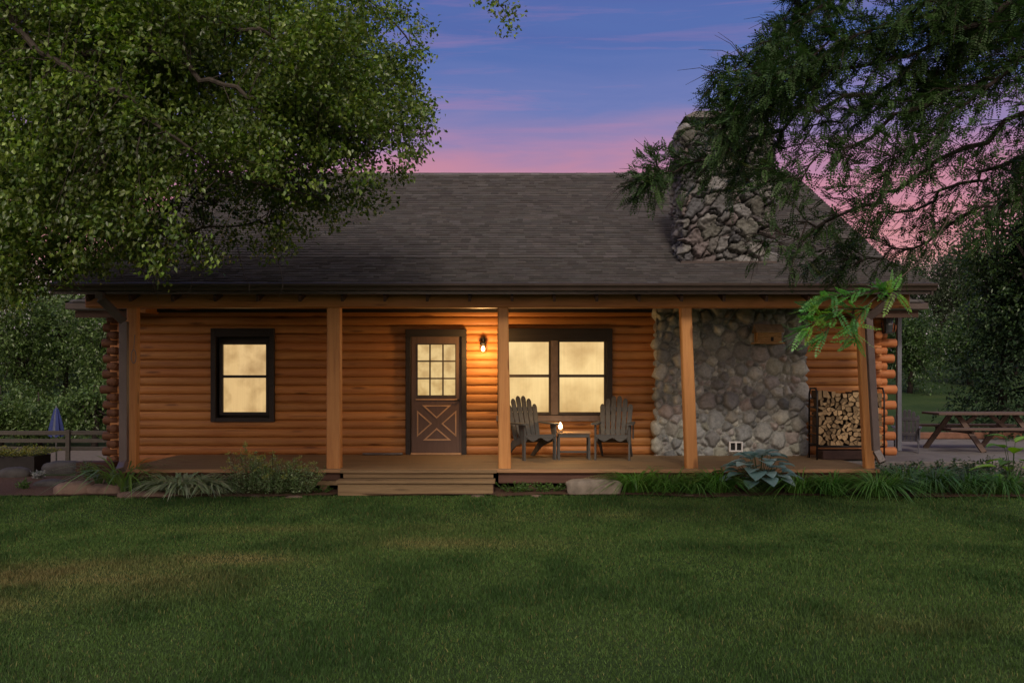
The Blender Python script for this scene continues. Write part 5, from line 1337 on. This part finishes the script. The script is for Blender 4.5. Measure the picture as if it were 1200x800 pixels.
# ------------------------------------------------------------------ lawn blades
ng = 490000; u = rng.random(ng)
Yg = np.sqrt(4.6**2+u*(13.05**2-4.6**2)); Yg = np.where(rng.random(ng) < .35, 4.6+(Yg-4.6)*.75, Yg)
Xg = rng.uniform(-.80, .80, ng)*Yg+rng.normal(0, .02, ng)
edge = 12.95+.10*np.sin(Xg*1.7)+.05*np.sin(Xg*4.1)
edge = np.where((Xg > -2.6) & (Xg < -.1), 13.15, edge); ok = Yg < edge+rng.normal(0, .03, ng)
Xg, Yg = Xg[ok], Yg[ok]; ng = len(Xg); Zg = gz(Xg, Yg)
tus = fbm(Xg*2.2, Yg*1.6, 3.1); big = fbm(Xg*.33+11, Yg*.55+4, 8.)
Hh = .74*(.026+.048*np.clip(tus-.25, 0, 1)*1.4)*rng.uniform(.6, 1.3, ng); az = rng.random(ng)*6.283; ln = rng.uniform(.1, .9, ng)*Hh
wd_ = (.0016+.00022*Yg)*rng.uniform(.7, 1.3, ng); tw = rng.random(ng)*6.283
b = np.stack([Xg, Yg, Zg-.004], 1); sdv = np.stack([np.cos(tw)*wd_, np.sin(tw)*wd_, 0*wd_], 1)
mid = b+np.stack([np.cos(az)*ln*.35, np.sin(az)*ln*.35, Hh*.6], 1); tip = b+np.stack([np.cos(az)*ln, np.sin(az)*ln, Hh], 1)
V = np.stack([b-sdv, b+sdv, mid+sdv*.7, mid-sdv*.7, tip], 1).reshape(-1, 3); i = np.arange(ng)*5
Fc = np.concatenate([np.stack([i, i+1, i+2], 1), np.stack([i, i+2, i+3], 1), np.stack([i+3, i+2, i+4], 1)])
dn = fbm(Xg*1.3+2.2, Yg*2.2+7.7, 1.)
tawny = sum(k_*np.exp(-((Xg-x_)/rx_)**2-((Yg-y_)/ry_)**2) for (x_, y_, rx_, ry_, k_) in ((-4.1, 7.9, 1.5, .7, 1.), (-2.7, 8.7, .7, .35, .8), (-4.6, 7.0, 1.0, .5, .7), (-.9, 9.6, 1.2, .4, .5), (2.6, 6.4, .8, .3, .35), (-2.2, 10.6, 1.6, .3, .35), (.9, 11.4, 1.8, .3, .3)))  # spots of sunlight through the trees, painted into the blade colours
tawny = np.clip(tawny*(dn*2.4-.35), 0, 1)
lush = np.clip((tus-.40)*3.2, 0, 1)[:, None]
cg = np.array([.066, .122, .030])*(1-lush)+np.array([.046, .100, .025])*lush
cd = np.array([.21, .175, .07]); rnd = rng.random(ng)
mixd = np.clip(tawny*.8+(rnd < .06)*.6, 0, 1)[:, None]; cg = (cg*(1-mixd)+cd*mixd)*rng.uniform(.65, 1.35, (ng, 1))*(.82+.3*big[:, None])*(1.08-.25*lush)
tag(npmesh('grass', V, Fc, M['grassm'], np.repeat(cg, 5, 0)), 'mown green grass of the front lawn with sun patches put into its colour', 'grass', kind='stuff')
o_ = bpy.data.objects['grass']; del o_['category']

# ------------------------------------------------------------------ world, sun, camera
w = bpy.data.worlds.new('World'); sc.world = w; w.use_nodes = True; t = w.node_tree; t.nodes.clear(); n = N(t)
GLOW = .9
SUN_EL, SUN_AZ = 36, 179        # azimuth measured clockwise from +Y; the last light comes from behind the camera
tc = n('ShaderNodeTexCoord'); sp = n('ShaderNodeSeparateXYZ', {0: (tc, 'Generated')})
mp = n('ShaderNodeMapping', {'Vector': (tc, 'Generated'), 'Scale': (1.6, 1.6, 14.)})
cl = n('ShaderNodeTexNoise', {'Vector': mp, 'Scale': 1.5, 'Detail': 5., 'Roughness': .55, 'Distortion': .5})
cl2 = n('ShaderNodeMapping', {'Vector': (tc, 'Generated'), 'Scale': (2.6, 2.6, 34.), 'Rotation': (0., .05, 0.)})
c3 = n('ShaderNodeTexNoise', {'Vector': cl2, 'Scale': 1.7, 'Detail': 7., 'Roughness': .62, 'Distortion': .35})
of = n('ShaderNodeMath', {0: cl, 1: .5}, operation='SUBTRACT')
el = n('ShaderNodeMath', {0: of, 1: .13, 2: (sp, 'Z')}, operation='MULTIPLY_ADD')
def srgb(r, g_, b): return tuple(((c/255)/12.92 if c/255 <= .04045 else ((c/255+.055)/1.055)**2.4) for c in (r, g_, b))
SKY = [(0, srgb(190, 175, 180)), (.08, srgb(203, 178, 182)), (.125, srgb(218, 150, 146)), (.17, srgb(208, 138, 152)), (.205, srgb(186, 132, 160)), (.235, srgb(150, 128, 172)), (.28, srgb(108, 120, 178)), (.33, srgb(84, 108, 172)), (.40, srgb(80, 94, 162)), (1, srgb(80, 95, 150))]
rp = n.ramp(el, SKY)
ns = n('ShaderNodeTexSky', sky_type='NISHITA', sun_disc=False, sun_elevation=R(SUN_EL), sun_rotation=R(SUN_AZ))
wm = n.ramp(c3, [(.50, (0, 0, 0)), (.72, (.42, .42, .42))])
em_ = n.ramp((sp, 'Z'), [(.10, (.5, .5, .5)), (.2, (1, 1, 1)), (.30, (.75, .75, .75)), (.42, (.4, .4, .4))])
wmx = n('ShaderNodeMath', {0: wm, 1: em_}, operation='MULTIPLY')
skm = n('ShaderNodeMix', {}, data_type='RGBA'); t.links.new(wmx.outputs[0], skm.inputs[0]); t.links.new(rp.outputs[0], skm.inputs[6]); skm.inputs[7].default_value = (*srgb(196, 132, 164), 1)
bg1 = n('ShaderNodeBackground', {'Color': (skm, 2), 'Strength': 1.0}); bg2 = n('ShaderNodeBackground', {'Color': ns, 'Strength': .004})
GA = R(176); gdir = (math.sin(GA)*math.cos(R(24)), math.cos(GA)*math.cos(R(24)), math.sin(R(24)))   # warm afterglow added to the unseen sky behind the camera, as fill
dt_ = n('ShaderNodeVectorMath', {0: (tc, 'Generated'), 1: gdir}, operation='DOT_PRODUCT')
gr_ = n('ShaderNodeMapRange', {'Value': (dt_, 'Value'), 'From Min': .0, 'From Max': .95, 'To Min': 0., 'To Max': 1.}, interpolation_type='SMOOTHSTEP')
gs_ = n('ShaderNodeMath', {0: gr_, 1: GLOW}, operation='MULTIPLY')
bg3 = n('ShaderNodeBackground', {'Color': (1., .83, .54, 1), 'Strength': gs_})
ad0 = n('ShaderNodeAddShader', {0: bg1, 1: bg2}); ad = n('ShaderNodeAddShader', {0: ad0, 1: bg3}); n('ShaderNodeOutputWorld', {'Surface': ad})
sd_ = bpy.data.lights.new('sun', 'SUN'); sd_.energy = 1.7; sd_.angle = R(10); sd_.color = (1, .86, .70)
so = bpy.data.objects.new('sun', sd_); COL.objects.link(so)
d = Vector((math.sin(R(SUN_AZ))*math.cos(R(SUN_EL)), math.cos(R(SUN_AZ))*math.cos(R(SUN_EL)), math.sin(R(SUN_EL))))
so.rotation_euler = d.to_track_quat('Z', 'Y').to_euler(); so.location = (0, -10, 20)
cd_ = bpy.data.cameras.new('camera'); cam = bpy.data.objects.new('camera', cd_); COL.objects.link(cam)
cam.location = (0, 0, ZC); cam.rotation_euler = (R(90), 0, 0); cd_.sensor_width = 36; cd_.lens = 36*F/1200; cd_.shift_y = 40/1200; cd_.clip_end = 5000; cd_.clip_start = .05
sc.camera = cam
vs_ = sc.view_settings; vs_.view_transform = 'Standard'; vs_.look = 'None'; vs_.exposure = 0; vs_.gamma = 1
sc.cycles.use_denoising = True; sc.cycles.max_bounces = 6; sc.cycles.diffuse_bounces = 3; sc.cycles.glossy_bounces = 2; sc.cycles.transparent_max_bounces = 4; sc.cycles.transmission_bounces = 3
sc.cycles.use_adaptive_sampling = True; sc.cycles.adaptive_threshold = .02; sc.cycles.sample_clamp_indirect = 4
